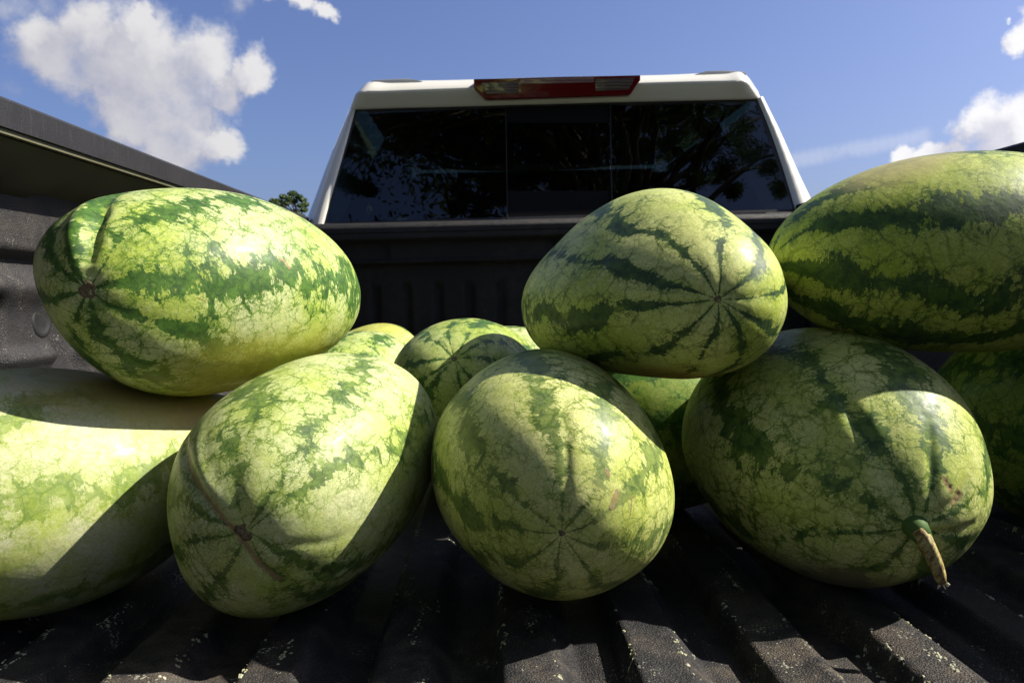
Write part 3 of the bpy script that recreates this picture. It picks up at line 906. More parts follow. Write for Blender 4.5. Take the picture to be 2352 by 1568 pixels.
    p.inputs['Specular IOR Level'].default_value = 0.22
    p.inputs['Coat Weight'].default_value = 0.06
    p.inputs['Coat Roughness'].default_value = 0.11
    h = b.math('ADD', b.noise(ob, 24, 4, 0.6), b.math('MULTIPLY', fine, 0.14))
    h = b.math('SUBTRACT', h, b.math('MULTIPLY', sm, 0.25))
    b.L.new(b.bump(h, 0.22, 0.006), p.inputs['Normal'])
    return m

def scar_mat():
    m, b, p = new_mat('corky_scar')
    v = b.obj()
    n = b.noise(v, 700, 4, 0.7)
    b.L.new(b.mix(b.ss(n, .35, .65), (0.05, 0.035, 0.016), (0.22, 0.165, 0.08)), p.inputs['Base Color'])
    p.inputs['Roughness'].default_value = 0.8
    b.L.new(b.bump(n, 0.8, 0.001), p.inputs['Normal'])
    return m
M_scar = scar_mat()

def melon(key, name, label, seed, pole=None, res=(150, 220), nstripe=9, width=0.34, grooves=(), ridges=(), scars=(), stains=(),
          belly=(0, 0, -1), bellyk=0.80, lobes=0.010, scar_r=0.006, dimple=0.02, mat_kw={}, phase=0.0, dents=()):
    c, B, S = frame(DATA[key])
    p = np.array([1., 0, 0]) if pole is None else hit(key, *pole)
    e1 = np.cross(p, [0, 0, 1.]); e1 /= np.linalg.norm(e1); e2 = np.cross(p, e1)
    nt, nth = res
    r = np.random.RandomState(seed)
    T = np.linspace(0.0, math.pi, nt+1)[1:-1]
    T = np.concatenate([[0.012, 0.03], T[T > 0.035], ]) if False else T
    TH = np.arange(nth)/nth*2*math.pi
    tt, th = np.meshgrid(T, TH, indexing='ij')
    tt = tt.ravel(); th = th.ravel()
    u = np.cos(tt)[:, None]*p + np.sin(tt)[:, None]*(np.cos(th)[:, None]*e1+np.sin(th)[:, None]*e2)
    u = np.vstack([u, [p], [-p]]); tt = np.append(tt, [0, math.pi]); th = np.append(th, [0, 0])
    f = np.ones(len(u))
    if key in HARM: f += harm(u) @ np.array(HARM[key])
    # stripe layout (uneven spacing, slowly wandering)
    base = (np.arange(nstripe)+r.uniform(-.22, .22, nstripe))*2*math.pi/nstripe+phase
    sig = np.full(len(u), -3.)
    lob = np.zeros(len(u))
    for j in range(nstripe):
        wob = 0.10*np.sin(2.1*tt+r.uniform(0, 6))+0.06*np.sin(5.3*tt+r.uniform(0, 6))+.03*np.sin(11*tt+r.uniform(0, 6))
        wj = width*2*math.pi/nstripe*(r.uniform(.75, 1.25)+.25*np.sin(3.1*tt+r.uniform(0, 6)))
        dth = np.abs((th-base[j]-wob+math.pi) % (2*math.pi)-math.pi)
        sig = np.maximum(sig, 1-dth/wj)
        lob = np.maximum(lob, np.exp(-(dth/(.30*2*math.pi/nstripe))**2)*r.uniform(.3, 1))
    f -= lobes*lob*(np.sin(tt)**.7)*(0.35+1.0*np.exp(-(tt/.8)**2)+1.0*np.exp(-((math.pi-tt)/.8)**2))
    f += lobes*.5
    # gentle unevenness
    for k in range(6):
        q = r.normal(size=3); q /= np.linalg.norm(q)
        f += 0.006*np.sin((u@q)*r.uniform(3, 7)+r.uniform(0, 6))
    f -= dimple*np.exp(-(tt/.16)**2) + dimple*np.exp(-((math.pi-tt)/.16)**2)
    scar = np.zeros(len(u)); stain = np.zeros(len(u))
    for pts, w, dep in grooves:
        P = [hit(key, *q) for q in pts]
        d, t = poly_dist(u, P)
        env = np.sin(np.clip(t, .04, .96)*math.pi)**.6
        f -= .62*dep*np.exp(-(d/w)**2)*env
    for pts, w, dep in ridges:
        P = [hit(key, *q) for q in pts]
        d, t = poly_dist(u, P)
        f += .7*dep*np.exp(-(d/w)**2)*np.sin(np.clip(t, .04, .96)*math.pi)**.6
    for pts, w, amp in scars:
        P = [hit(key, *q) for q in pts]
        d, t = poly_dist(u, P)
        scar = np.maximum(scar, amp*np.exp(-(d/w)**2))
    for pts, w, amp in stains:
        P = [hit(key, *q) for q in pts]
        d, t = poly_dist(u, P)
        stain = np.maximum(stain, amp*np.exp(-(d/w)**2))
    for q, w, dep in dents:
        d = np.linalg.norm(u-hit(key, *q), axis=1); f -= dep*np.exp(-(d/w)**2)
    pos = u*S*f[:, None]
    wn = (u @ B.T)
    bd = np.array(belly, float); bd /= np.linalg.norm(bd)
    bel = np.clip((wn@bd-bellyk)/(1-bellyk)*1.0, -1, 1)
    n0 = (nt-1)
    faces = []
    for i in range(n0-1):
        a = i*nth
        for j in range(nth):
            k = (j+1) % nth
            faces.append((a+j, a+k, a+nth+k, a+nth+j))
    ip, iq = len(u)-2, len(u)-1
    for j in range(nth):
        k = (j+1) % nth
        faces.append((ip, k, j)); faces.append((iq, (n0-1)*nth+j, (n0-1)*nth+k))
    me = bpy.data.meshes.new(name)
    me.from_pydata(pos.tolist(), [], faces)
    me.polygons.foreach_set('use_smooth', [True]*len(me.polygons))
    st = np.sin(tt)
    rad = 0.25+0.75*np.clip(st*1.15, 0, 1)**.8
    rad = np.where(st > 0, rad*np.clip(st/.18, 0, 1)**.5, 0)
    pol = np.stack([np.cos(th)*rad, np.sin(th)*rad, tt*(S[0]/S[1])*0.95], 1)
    a = me.attributes.new('polar', 'FLOAT_VECTOR', 'POINT'); a.data.foreach_set('vector', pol.ravel().astype(np.float32))
    for nm, arr in (('stripe', np.clip(sig, -2.5, 1)), ('belly', bel), ('scar', scar), ('stain', stain)):
        a = me.attributes.new(nm, 'FLOAT', 'POINT'); a.data.foreach_set('value', arr.astype(np.float32))
    o = link(name, me, melon_mat(key, seed, **mat_kw))
    Mx = Matrix(((B[0, 0], B[0, 1], B[0, 2], c[0]), (B[1, 0], B[1, 1], B[1, 2], c[1]), (B[2, 0], B[2, 1], B[2, 2], c[2]), (0, 0, 0, 1)))
    if np.linalg.det(B) < 0: raise ValueError('frame')
    o.matrix_world = Mx
    tag(o, label, 'watermelon', 'watermelons piled in the truck bed')
    # blossom or stem scar disc at the visible pole
    ctr = pos[ip]; nrm = p/S; nrm /= np.linalg.norm(nrm)
    a1 = np.cross(nrm, [0, 0, 1.]); a1 /= np.linalg.norm(a1); a2 = np.cross(nrm, a1)
    rings = []
    for rr_, h in ((1.25, -.0010), (1.0, .0003), (.8, .0007), (.55, .0002), (.25, .0), (.02, .0003)):
        ring = []
        for k in range(14):
            an = 2*math.pi*k/14; q = rr_*scar_r*(1+.15*math.sin(3*an+seed)+.08*math.sin(5*an))
            ring.append(tuple(ctr+nrm*h*(scar_r/.006)+a1*q*math.cos(an)+a2*q*math.sin(an)))
        rings.append(ring)
    v, fc = loft(rings)
    sme = bpy.data.meshes.new('end_scar'); sme.from_pydata(v, [], fc)
    for q in sme.polygons: q.use_smooth = True
    so_ = link('end_scar', sme, M_scar); so_.parent = o
    return o, ctr, nrm

HI = (230, 330); LO = (110, 160)
G1 = dict(light=(0.383, 0.471, 0.075), pale=(0.537, 0.568, 0.297), dark=(0.017, 0.064, 0.007), mid=(0.063, 0.154, 0.013))
melon('M1', 'watermelon', 'folded striped watermelon with a brown stem scar, topmost on the left of the pile', 3, pole=(195, 667), res=HI, nstripe=8, width=.40, scar_r=.0075, belly=(.5, -.25, -.8), bellyk=.55,
      grooves=[([(262, 452), (228, 500), (208, 560), (196, 620)], .055, .085)],
      ridges=[([(225, 452), (196, 495), (178, 550), (184, 610)], .085, .055)],
      scars=[([(640, 595), (655, 606), (662, 618)], .018, .9), ([(455, 683), (470, 690)], .012, .8)], mat_kw=dict(G1, yellow=(.50, .47, .07), jag=1.0, edge=.40), phase=.3)
melon('M2', 'watermelon', 'pale faintly striped watermelon with a yellow patch, at the lower left against the side wall', 21, res=HI, nstripe=8, width=.26, belly=(.6, .1, .8), bellyk=.62,
      mat_kw=dict(light=(0.383, 0.448, 0.095), pale=(0.532, 0.529, 0.365), dark=(0.060, 0.143, 0.012), mid=(0.193, 0.272, 0.022), vein=.6, edge=.50, fade=.66, yellow=(.70, .52, .18), jag=.9),
      scars=[([(190, 985), (300, 1000), (380, 1010)], .02, .35)], phase=.9)
melon('M3', 'watermelon', 'creased striped watermelon with a brown seam by its end scar, second in the front row', 5, pole=(560, 1223), res=HI, nstripe=8, width=.34, scar_r=.0068,
      grooves=[([(440, 985), (432, 1050), (446, 1110), (485, 1170), (525, 1225)], .045, .045), ([(545, 1245), (590, 1300), (660, 1335)], .04, .018), ([(640, 1300), (740, 1310), (800, 1285)], .045, .018), ([(640, 1245), (740, 1240), (820, 1210)], .045, .012)],
      ridges=[([(470, 985), (462, 1050), (478, 1110), (510, 1160)], .05, .02)],
      scars=[([(442, 1010), (434, 1060), (450, 1115), (487, 1172), (527, 1222), (562, 1262), (600, 1308), (640, 1330)], .036, .80)],
      stains=[([(850, 850), (880, 860)], .03, .7)], belly=(-.9, .1, .45), bellyk=.70,
      mat_kw=dict(light=(0.391, 0.471, 0.086), pale=(0.554, 0.577, 0.322), dark=(0.030, 0.076, 0.017), mid=(0.120, 0.199, 0.022), edge=.60, fade=.92, yellow=(.55, .50, .15)), phase=.2, lobes=.016)
melon('M4', 'watermelon', 'round watermelon with an orange brown blemish, standing end-on at the front middle', 6, pole=(1291, 1226), res=HI, nstripe=9, width=.28, scar_r=.0025,
      grooves=[([(1297, 900), (1302, 1040), (1302, 1180)], .035, .014)],
      scars=[([(1394, 1080), (1398, 1090)], .018, 1.2), ([(1418, 1128), (1404, 1164)], .020, 1.35), ([(1452, 1140), (1446, 1185)], .012, .8)],
      stains=[([(1370, 1110), (1410, 1150), (1390, 1190)], .15, .8)], belly=(0, .3, -1), bellyk=.9,
      mat_kw=dict(light=(0.448, 0.516, 0.096), pale=(0.665, 0.668, 0.281), dark=(0.038, 0.091, 0.021), mid=(0.144, 0.209, 0.029), edge=.44, fade=.86, vein=1.0, cell=50, yellow=(.58, .56, .30)), phase=math.pi/2, dimple=.012)
melon('M5', 'watermelon', 'plump dark-striped watermelon with a tiny end point, topmost right of the middle', 8, pole=(1645, 687), res=HI, nstripe=10, width=.24, scar_r=.003,
      grooves=[([(1385, 560), (1375, 620), (1345, 660)], .04, .02)], belly=(-.1, -.35, -1), bellyk=.74,
      mat_kw=dict(light=(0.380, 0.466, 0.068), pale=(0.581, 0.608, 0.223), dark=(0.009, 0.038, 0.012), mid=(0.049, 0.104, 0.017), edge=.42, cell=44, vein=.9, yellow=(.40, .24, .07)))
o6, c6, n6 = melon('M6', 'watermelon', 'large pale-netted watermelon with a dry stem stub, at the front right', 9, pole=(2098, 1203), res=HI, nstripe=8, width=.30, scar_r=.004,
      grooves=[([(1915, 880), (1960, 960), (2005, 1040), (2070, 1150)], .045, .038), ([(2128, 960), (2135, 1060), (2125, 1150)], .035, .026), ([(2225, 1080), (2180, 1150), (2125, 1185)], .04, .03),
               ([(1760, 1040), (1880, 1150), (2020, 1200)], .07, .016), ([(2040, 1300), (2075, 1250)], .04, .02), ([(2235, 1190), (2180, 1215), (2130, 1212)], .04, .03)],
      ridges=[([(1965, 900), (2010, 980), (2050, 1050)], .06, .012)],
      scars=[([(2160, 1096), (2174, 1122)], .026, .95), ([(2184, 1150), (2200, 1132), (2192, 1124)], .028, .95)], dents=[((2164, 1104), .020, .006), ((2172, 1116), .016, .007), ((2196, 1134), .022, .007), ((2188, 1146), .018, .006)],
      mat_kw=dict(light=(0.420, 0.486, 0.102), pale=(0.604, 0.608, 0.275), dark=(0.021, 0.068, 0.015), mid=(0.109, 0.181, 0.026), vein=1.2, edge=.50, cell=40, yellow=(.45, .36, .2)), phase=.5, lobes=.016, belly=(-.2, -.3, -1), bellyk=.72)
melon('M7', 'watermelon', 'very large dark-banded watermelon lying across the top of the pile at the right edge', 13, res=HI, nstripe=8, width=.34, belly=(-.5, -.3, .95), bellyk=.85,
      grooves=[([(1950, 742), (2100, 715), (2330, 655)], .05, .02)],
      mat_kw=dict(light=(0.299, 0.385, 0.039), pale=(0.457, 0.486, 0.127), dark=(0.010, 0.041, 0.010), mid=(0.054, 0.109, 0.013), edge=.38, cell=34, vein=.9, yellow=(.45, .40, .16)), phase=.15)
melon('M8', 'watermelon', 'pale green watermelon behind the front row, half hidden under the folded one', 14, res=LO, nstripe=8, width=.26, mat_kw=dict(G1, edge=.5), belly=(0, 0, -1))
melon('M9', 'watermelon', 'smaller watermelon lying end-on behind the front row, in the gap left of middle', 15, pole=(1043, 822), res=(160, 230), nstripe=10, width=.36, scar_r=.004,
      mat_kw=dict(light=(0.333, 0.417, 0.070), pale=(0.503, 0.550, 0.227), dark=(0.017, 0.061, 0.015), mid=(0.061, 0.136, 0.019), edge=.55, vein=.7))
melon('M10', 'watermelon', 'yellowish watermelon farthest back on the left, only its top showing', 16, res=LO, nstripe=8, width=.3, mat_kw=dict(G1, light=(0.350, 0.400, 0.044), yellow=(.50, .50, .11)), belly=(0.2, -.1, 1), bellyk=.8)
melon('M11', 'watermelon', 'light green watermelon farthest back, a sliver beside the plump top melon', 17, res=LO, nstripe=8, width=.2, mat_kw=G1)
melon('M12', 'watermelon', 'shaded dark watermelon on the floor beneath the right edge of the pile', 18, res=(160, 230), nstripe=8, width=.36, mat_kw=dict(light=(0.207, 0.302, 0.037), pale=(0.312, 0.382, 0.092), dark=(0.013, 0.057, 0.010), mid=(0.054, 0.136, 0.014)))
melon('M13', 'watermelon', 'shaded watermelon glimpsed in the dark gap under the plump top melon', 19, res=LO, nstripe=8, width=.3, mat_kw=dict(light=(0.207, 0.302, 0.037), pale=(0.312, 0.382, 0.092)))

melon('M15', 'watermelon', 'watermelon on top of the pile just behind the plump dark-striped one, almost wholly hidden', 25, res=LO, nstripe=8, width=.3, mat_kw=dict(light=(0.299, 0.370, 0.051), pale=(0.432, 0.463, 0.136)))  # unseen melon added to shade the end-on melon and floor left of it
melon('M14', 'watermelon', 'watermelon on top of the pile behind the very large one, almost wholly hidden', 20, res=LO, nstripe=8, width=.3, mat_kw=dict(light=(0.299, 0.370, 0.051), pale=(0.432, 0.463, 0.136)))  # unseen melon added to block a sun patch on the floor

# dry stem stub of the large front-right melon
def stem():
    m, b, p = new_mat('dry_stem')
    v = b.obj()
    n = b.noise(b.vec('MULTIPLY', v, (1, 1, .35)), 300, 5, 0.7)
    c = b.mix(b.ss(n, .38, .62), (0.14, 0.075, 0.022), (0.40, 0.34, 0.11))
    b.L.new(c, p.inputs['Base Color'])
    p.inputs['Roughness'].default_value = .6
    b.L.new(b.bump(n, .8, .002), p.inputs['Normal'])
    mg, b2, p2 = new_mat('green_stem_collar')
    n2 = b2.noise(b2.obj(), 200, 4, .6)
    b2.L.new(b2.mix(n2, (.04, .095, .018), (.085, .15, .035)), p2.inputs['Base Color']); p2.inputs['Roughness'].default_value = .65; p2.inputs['Specular IOR Level'].default_value = .2
    c, B, S = frame(DATA['M6'])
    base = Vector(c + B @ c6); nn = Vector(B @ n6).normalized()
    ys = base.y
    pth = [at(2086, 1190, ys+.014), at(2106, 1214, ys-.002), at(2122, 1236, ys-.014)]
    inv = o6.matrix_world.inverted()
    rings = tube(pth, [.0150, .0100, .0076], 14)
    v, f = loft([[inv @ q for q in r] for r in rings])
    me = bpy.data.meshes.new('stem_collar'); me.from_pydata(v, [], f)
    for q in me.polygons: q.use_smooth = True
    link('stem_collar', me, mg).parent = o6
    pts = [(2112, 1222, -.010), (2122, 1238, -.015), (2132, 1258, -.020), (2143, 1280, -.023), (2153, 1305, -.025), (2160, 1325, -.026), (2164, 1338, -.0262)]
    rad = [.0064, .0068, .0062, .0054, .0048, .0044, .0036]
    P = [at(x, y, ys+d) for x, y, d in pts]
    rings = tube(P, rad, 16)
    for i, r in enumerate(rings):
        for k in range(16):
            s = 1+.14*math.sin(k*2*math.pi/16*5+i*.35)+.10*math.sin(k*2*math.pi/16*2+i)
            r[k] = P[i]+(r[k]-P[i])*s
    v, f = loft([[inv @ q for q in r] for r in rings])
    me = bpy.data.meshes.new('stem'); me.from_pydata(v, [], f)
    for q in me.polygons: q.use_smooth = True
    st = link('stem', me, m); st.parent = o6
    # frayed fibres at the broken tip
    rr_ = random.Random(3); vv = []; fc = []
    for k in range(9):
        a = rr_.uniform(0, 6.28); d = Vector((math.cos(a), -.2, math.sin(a)*.6-.5)).normalized()
        q0 = P[-1]+d*.0015; q1 = q0+d*rr_.uniform(.002, .0035); q2 = q1+Vector((rr_.uniform(-.002, .002), 0, -.0012))
        rg = tube([q0, q1, q2], [.0007, .0006, .0003], 4)
        v, f = loft([[inv @ q for q in r] for r in rg]); o_ = len(vv)
        vv += v; fc += [tuple(i+o_ for i in g_) for g_ in f]
    mf = simple('stem_fibre', (.62, .55, .36), .6)
    me = bpy.data.meshes.new('frayed_tip'); me.from_pydata(vv, [], fc)
    link('frayed_tip', me, mf).parent = st
stem()

# lichen-like crumbs and flakes lying along the rib shoulders
def crumbs():
    m, b, p = new_mat('pale_lichen_crumb')
    n = b.noise(b.pos(), 160, 3, .6)
    b.L.new(b.mix(b.ss(b.noise(b.pos(), 9, 2), .4, .62), (.42, .41, .30), (.30, .31, .15)), p.inputs['Base Color'])
    p.inputs['Roughness'].default_value = .9
    rr_ = random.Random(12); V = []; Fc = []
    def crumb(x, y, s):
        z = ribz(x, y); o_ = len(V); k = 6
        ring = []
        for i in range(k):
            a = 2*math.pi*i/k+rr_.uniform(-.4, .4); q = s*rr_.uniform(.55, 1.3)
            V.append((x+q*math.cos(a), y+q*math.sin(a)*1.3, ribz(x+q*math.cos(a), y)+.0001))
        for i in range(k):
            a = 2*math.pi*i/k; q = s*rr_.uniform(.3, .6)
            V.append((x+q*math.cos(a), y+q*math.sin(a), z+s*rr_.uniform(.3, .75)))
        V.append((x, y, z+s*rr_.uniform(.4, .7)))
        for i in range(k):
            j = (i+1) % k
            Fc.append((o_+i, o_+j, o_+k+j, o_+k+i)); Fc.append((o_+k+i, o_+k+j, o_+2*k))
    # trails: along rib edges, clustered
    rib0 = [X0+PER*k for k in range(-3, 13)]
    for xr in rib0:
        for edge, wgt in ((.08, 1.0), (.50, .6), (.62, .35)):
            nclu = rr_.randint(3, 6)
            for c_ in range(nclu):
                yc = rr_.uniform(.42, 1.0); ln = rr_.uniform(.015, .07)
                for q in range(int(rr_.uniform(6, 26)*wgt)):
                    y = rr_.gauss(yc, ln*.5); x = xr+PER*edge+rr_.gauss(0, .0022)
                    if XL+.01 < x < XR-.01 and YR+.01 < y < 1.2: crumb(x, y, abs(rr_.gauss(0, .0008))+.0003)
    # a few bigger flakes where the photograph has them
    for px, py, n, s in ((1985, 1470, 10, .0022), (2005, 1492, 5, .0018), (2040, 1530, 8, .0026), (2065, 1560, 6, .0026), (655, 1515, 12, .0015), (660, 1500, 6, .0015), (952, 1470, 14, .0012), (960, 1440, 10, .0012), (975, 1400, 12, .0012), (1216, 1400, 12, .001), (1218, 1440, 8, .0012), (1690, 1355, 26, .0012), (1670, 1330, 12, .001), (2170, 1530, 16, .0022), (2130, 1510, 8, .0014), (840, 1530, 12, .0012), (865, 1450, 12, .001), (30, 1530, 20, .0012), (100, 1470, 16, .001), (250, 1530, 14, .001)):
        d = ray(px, py); t = -(CH-.016)/d.z; q = EYE+d*t
        for k in range(n): crumb(q.x+rr_.gauss(0, .0022), q.y+rr_.gauss(0, .010), s*rr_.uniform(.4, 1.1))
    me = bpy.data.meshes.new('lichen_crumbs'); me.from_pydata(V, [], Fc)
    o = link('lichen_crumbs', me, m)
    tag(o, 'pale dry lichen crumbs scattered along the ribs of the bed floor', 'crumbs', kind='stuff')
crumbs()

# ------------------------------------------------------------------ trees
def leaf_mat(name, a, c):
    m = bpy.data.materials.new(name); m.use_nodes = True
    nt = m.node_tree; b = NB(nt); p = nt.nodes['Principled BSDF']
    n = b.noise(b.pos(), 1.6, 4, .6)
    col = b.mix(b.ss(n, .35, .65), a, c)
    b.L.new(col, p.inputs['Base Color']); p.inputs['Roughness'].default_value = .6
    tl = nt.nodes.new('ShaderNodeBsdfTranslucent'); b.L.new(col, tl.inputs[0])
    mx = nt.nodes.new('ShaderNodeMixShader'); mx.inputs[0].default_value = .3
    out = nt.nodes['Material Output']
    nt.links.new(p.outputs[0], mx.inputs[1]); nt.links.new(tl.outputs[0], mx.inputs[2]); nt.links.new(mx.outputs[0], out.inputs[0])
    return m
M_leaf = leaf_mat('oak_leaves', (.035, .06, .012), (.07, .10, .022))
M_pine = leaf_mat('pine_needles', (.03, .07, .015), (.075, .12, .02))
M_bark = simple('grey_brown_bark', (.075, .058, .042), .9, nscale=14, nstr=.4, bump=.8, bscale=30)

def leaves(name, clumps, per, size, mat, parent, rr_, soft=True):
    V = []; Fc = []
    for (c, r) in clumps:
        for i in range(per):
            while True:
                q = Vector((rr_.uniform(-1, 1), rr_.uniform(-1, 1), rr_.uniform(-1, 1)))
                if .15 < q.length < 1: break
            if soft: q = Vector((rr_.gauss(0, .52), rr_.gauss(0, .52), rr_.gauss(0, .52)))
            p = Vector(c)+Vector((q.x*r, q.y*r, q.z*r*.62))
            d = Vector((rr_.gauss(0, 1), rr_.gauss(0, 1), rr_.gauss(0, .6))).normalized(); e = d.orthogonal().normalized()
            s = size*rr_.uniform(.6, 1.3); o_ = len(V)
            V += [tuple(p-d*s), tuple(p+e*s*.42), tuple(p+d*s), tuple(p-e*s*.42)]
            Fc.append((o_, o_+1, o_+2, o_+3))
    me = bpy.data.meshes.new(name)
    off_ = Vector(parent.location)
    me.from_pydata([tuple(Vector(v)-off_) for v in V], [], Fc)
    return link(name, me, mat, parent)

def branchy(root, paths, parent, name='limb'):
    for pts, r0, r1 in paths:
        n = len(pts)
        rg = tube(pts, [r0+(r1-r0)*(i/(n-1))**.8 for i in range(n)], 8)
        v, f = loft(rg)
        mesh(name, v, f, M_bark, parent, smooth=True)

def wiggle(a, b, n, amp, rr_):
    a, b = Vector(a), Vector(b); out = []
    L_ = (b-a).length
    for i in range(n):
        t = i/(n-1); q = a.lerp(b, t)
        if 0 < i < n-1: q += Vector((rr_.gauss(0, 1), rr_.gauss(0, 1), rr_.gauss(0, .6)))*amp*L_
        q.z += math.sin(t*math.pi)*L_*.06
        out.append(q)
    return out

# spreading shade tree behind the lens; only its mirror image in the rear window is seen
rr1 = random.Random(44)
tr = empty('shade_tree', (2.6, -8.6, GZ))
tag(tr, 'large spreading shade tree behind the viewer, mirrored dark in the rear window', 'tree')
clumps = []; paths = []
def mirrored(px, py, dist):
    d = ray(px, py); q = G(px, py); r = d-gn*2*d.dot(gn)
    return q+r*(dist/abs(r.y)) , r
spots = [(850,265,25),(900,280,32),(960,275,36),(1020,280,42),(1080,290,48),(1140,275,45),(1000,325,22),(1050,330,35),(1110,350,46),(1150,395,40),(940,330,16),
         (1070,450,34),(1110,478,34),(1150,455,32),(1090,505,26),(1050,480,20),(1130,415,30),
         (790,412,24),(822,428,28),(850,446,18),(760,400,20),
         (1200,260,45),(1260,270,45),(1330,260,45),(1390,270,45),(1210,330,45),(1280,340,48),(1350,330,45),(1230,400,45),(1300,410,42),(1370,400,42),(1260,460,34),(1190,450,30),
         (1440,255,45),(1500,265,45),(1570,250,40),(1610,300,30),(1480,345,36),(1550,335,40),(1610,360,40),(1680,335,36),(1720,290,36),(1660,265,30),(1720,370,38),(1650,410,34),(1760,395,26),(1590,405,30),(1520,415,28),(1700,250,34),(1780,440,22),(1440,300,30),(1690,440,18)]
spine = []
for (px, py, r) in spots:
    for k in range(3):
        q, _ = mirrored(px+rr1.gauss(0, r*.35), py+rr1.gauss(0, r*.25), 10.6+rr1.uniform(-1.0, 1.0))
        clumps.append((q, r*.0078*rr1.uniform(.5, .95)))
    if rr1.random() < .75: spine.append(q)
limbs = [[(1420,470),(1440,400),(1470,300),(1480,230)], [(1400,520),(1480,430),(1600,350),(1760,262)], [(1430,440),(1300,380),(1180,330),(1040,290),(900,270)], [(1450,390),(1390,300),(1340,235)], [(1470,450),(1580,425),(1720,400)], [(1240,360),(1160,430),(1090,480)]]
for L_ in limbs:
    pts = [mirrored(x, y, 10.6)[0] for x, y in L_]
    paths.append((lerp_curve(pts, 9), .085, .03))
root0 = mirrored(1420, 470, 10.6)[0]
fork = root0+Vector((.15, -.1, -1.3))
v, f = loft(tube([(root0.x+.3, root0.y-.3, GZ), (root0.x+.25, root0.y-.25, 2.0), (root0.x+.2, root0.y-.2, 4.2), fork, root0], [.5, .38, .30, .24, .12], 12))
mesh('trunk', v, f, M_bark, tr, smooth=True)
for q in spine:
    near_p = min((p for P_ in paths[:6] for p in P_[0]), key=lambda p: (p-q).length)
    paths.append((wiggle(near_p, q, 4, .06, rr1), .022, .008))
nspot = len(clumps)
# the rest of the crown, above and to both sides of what the window mirrors
for e in range(46):
    a = rr1.uniform(0, 2*math.pi); r_ = rr1.uniform(.5, 6.2)
    q = Vector((1.2+r_*math.cos(a), -8.2+r_*.75*math.sin(a), rr1.uniform(11.2, 14.0)-r_*.25))
    if q.y > -3.2: q.y = -3.4
    paths.append((wiggle(fork, q, 6, .04, rr1), .10, .02))
    for k in range(6):
        clumps.append((q+Vector((rr1.gauss(0, .8), rr1.gauss(0, .7), rr1.gauss(.1, .4))), rr1.uniform(.5, .85)))
branchy(fork, paths, tr)
leaves('crown', clumps[:nspot], 520, .030, M_leaf, tr, rr1)
leaves('crown', clumps[nspot:], 110, .085, M_leaf, tr, rr1)

# unseen second crown, added over the truck to block the zenith sky light
rr4 = random.Random(23)
t2 = empty('leaning_shade_tree', (-6.5, -6.0, GZ))
tag(t2, 'tall shade tree leaning over the truck from the left behind, above the picture', 'tree')
f2 = Vector((-5.6, -5.2, 6.0))
v, f = loft(tube([(-6.5, -6.0, GZ), (-6.4, -5.9, 2.0), (-6.0, -5.6, 4.2), f2], [.45, .36, .30, .26], 12))
mesh('trunk', v, f, M_bark, t2, smooth=True)
cl = []; paths = []
for e in range(40):
    q = Vector((rr4.uniform(-9.5, 4.0), rr4.uniform(-7.0, 2.2), rr4.uniform(9.4, 12.5)))
    if q.x > 0 and q.y > 1: continue
    paths.append((wiggle(f2, q, 6, .04, rr4), .12, .02))
    for k in range(4):
        cl.append((q+Vector((rr4.gauss(0, .9), rr4.gauss(0, .9), rr4.gauss(0, .4))), rr4.uniform(.8, 1.3)))
branchy(f2, paths, t2)
leaves('crown', cl, 150, .13, M_leaf, t2, rr4)

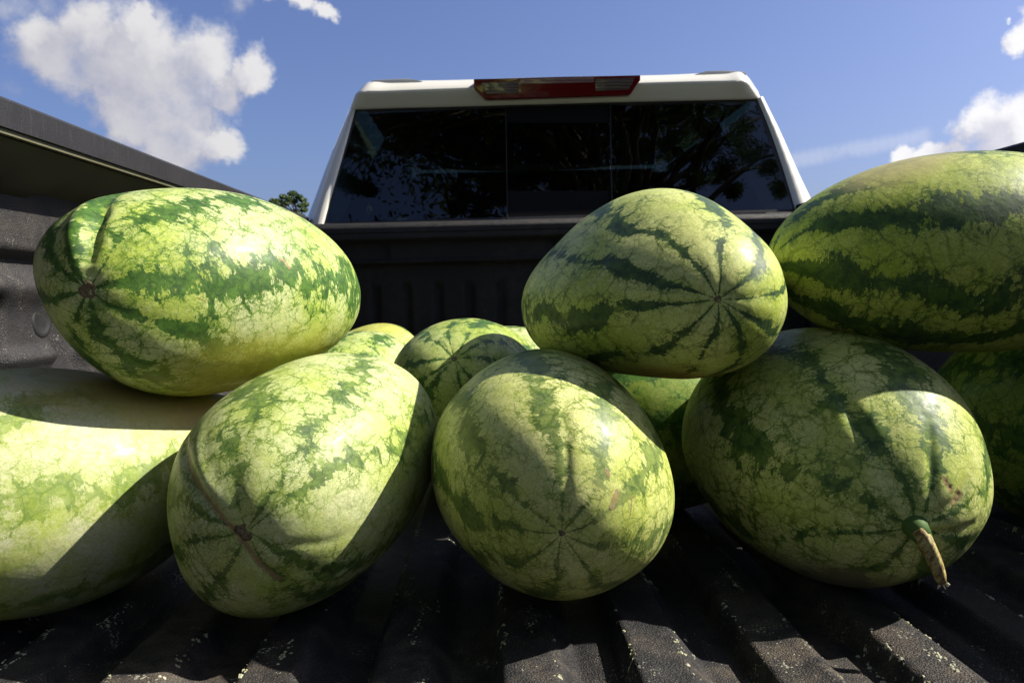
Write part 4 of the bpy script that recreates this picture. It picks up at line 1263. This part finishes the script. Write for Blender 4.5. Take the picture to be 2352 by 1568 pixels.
# unseen trees added beside and behind the viewer to cut the sky's fill light
rr3 = random.Random(71)
looks = ['broad tree at the edge of the car park, far behind the viewer to the left', 'tall full tree straight behind the viewer across the car park', 'broad tree across the car park behind the viewer to the right',
         'tree beside the car park on the sunny right-hand side', 'round tree on the right-hand edge of the car park, level with the tailgate', 'bushy tree on the left-hand edge of the car park', 'dark tree at the left of the car park, level with the tailgate', 'dense low-crowned tree right behind the large shade tree', 'dense tree close behind the viewer on the left']
for k, (az, dist, hh) in enumerate(((215, 17, 9.5), (183, 18, 11.0), (150, 17, 10.5), (118, 17, 8.0), (88, 19, 7.5), (-62, 18, 8.0), (-95, 17, 8.5), (166, 13, 7.8), (198, 13, 8.0))):
    a = math.radians(az); bx, by = dist*math.sin(a), dist*math.cos(a)
    t_ = empty('leafy_tree', (bx, by, GZ))
    tag(t_, looks[k], 'tree', 'trees round the car park')
    v, f = loft(tube([(bx, by, GZ), (bx+.1, by, GZ+hh*.3), (bx-.1, by+.1, GZ+hh*.7)], [.3, .22, .08], 8))
    mesh('trunk', v, f, M_bark, t_, smooth=True)
    cl = [(Vector((bx+rr3.gauss(0, 1.9), by+rr3.gauss(0, 1.7), GZ+hh*rr3.uniform(.16, .93))), rr3.uniform(.9, 1.5)) for q in range(46)]
    leaves('crown', cl, 60, .20, M_leaf, t_, rr3)

# pine beyond the truck's left side
rr2 = random.Random(9)
PY = 58.0
pb = at(665, 500, PY); 
pt = empty('pine_tree', (pb.x, PY, GZ))
tag(pt, 'distant round-topped pine tree showing between the bed rail and the cab', 'tree')
topz = at(660, 440, PY).z
cx_ = pb.x
sc1 = PY/FPX
v, f = loft(tube([(cx_+.3, PY, GZ), (cx_+.4, PY, topz-4), (cx_+.6, PY, topz-1.6), (cx_+.3, PY, topz-.5)], [.22, .16, .10, .04], 8))
mesh('trunk', v, f, M_bark, pt, smooth=True)
cl = []
for px, py, r in ((672, 445, .38), (650, 452, .30), (663, 456, .36), (686, 452, .32), (696, 460, .30), (640, 462, .28), (628, 462, .36), (622, 472, .36), (636, 474, .38), (655, 468, .38), (674, 462, .36), (690, 472, .26), (648, 478, .30), (702, 470, .26), (680, 486, .3), (698, 482, .3), (640, 486, .34), (660, 492, .3), (655, 500, .4), (630, 500, .4), (690, 497, .35), (672, 505, .4), (650, 512, .5), (690, 512, .5)):
    q = at(px, py, PY+rr2.uniform(-.8, .8)); cl.append((q, r*.95))
    if rr2.random() < .6:
        w = wiggle((cx_+.4, PY, q.z-.8), q, 4, .05, rr2)
        vv, ff_ = loft(tube(w, [.06, .045, .03, .015], 5)); mesh('limb', vv, ff_, M_bark, pt, smooth=True)
leaves('crown', cl, 260, .11, M_pine, pt, rr2, soft=False)

for o in list(bpy.data.objects):
    if o.type == 'MESH' and len(o.data.materials) == 0: print('NOMAT', o.name)
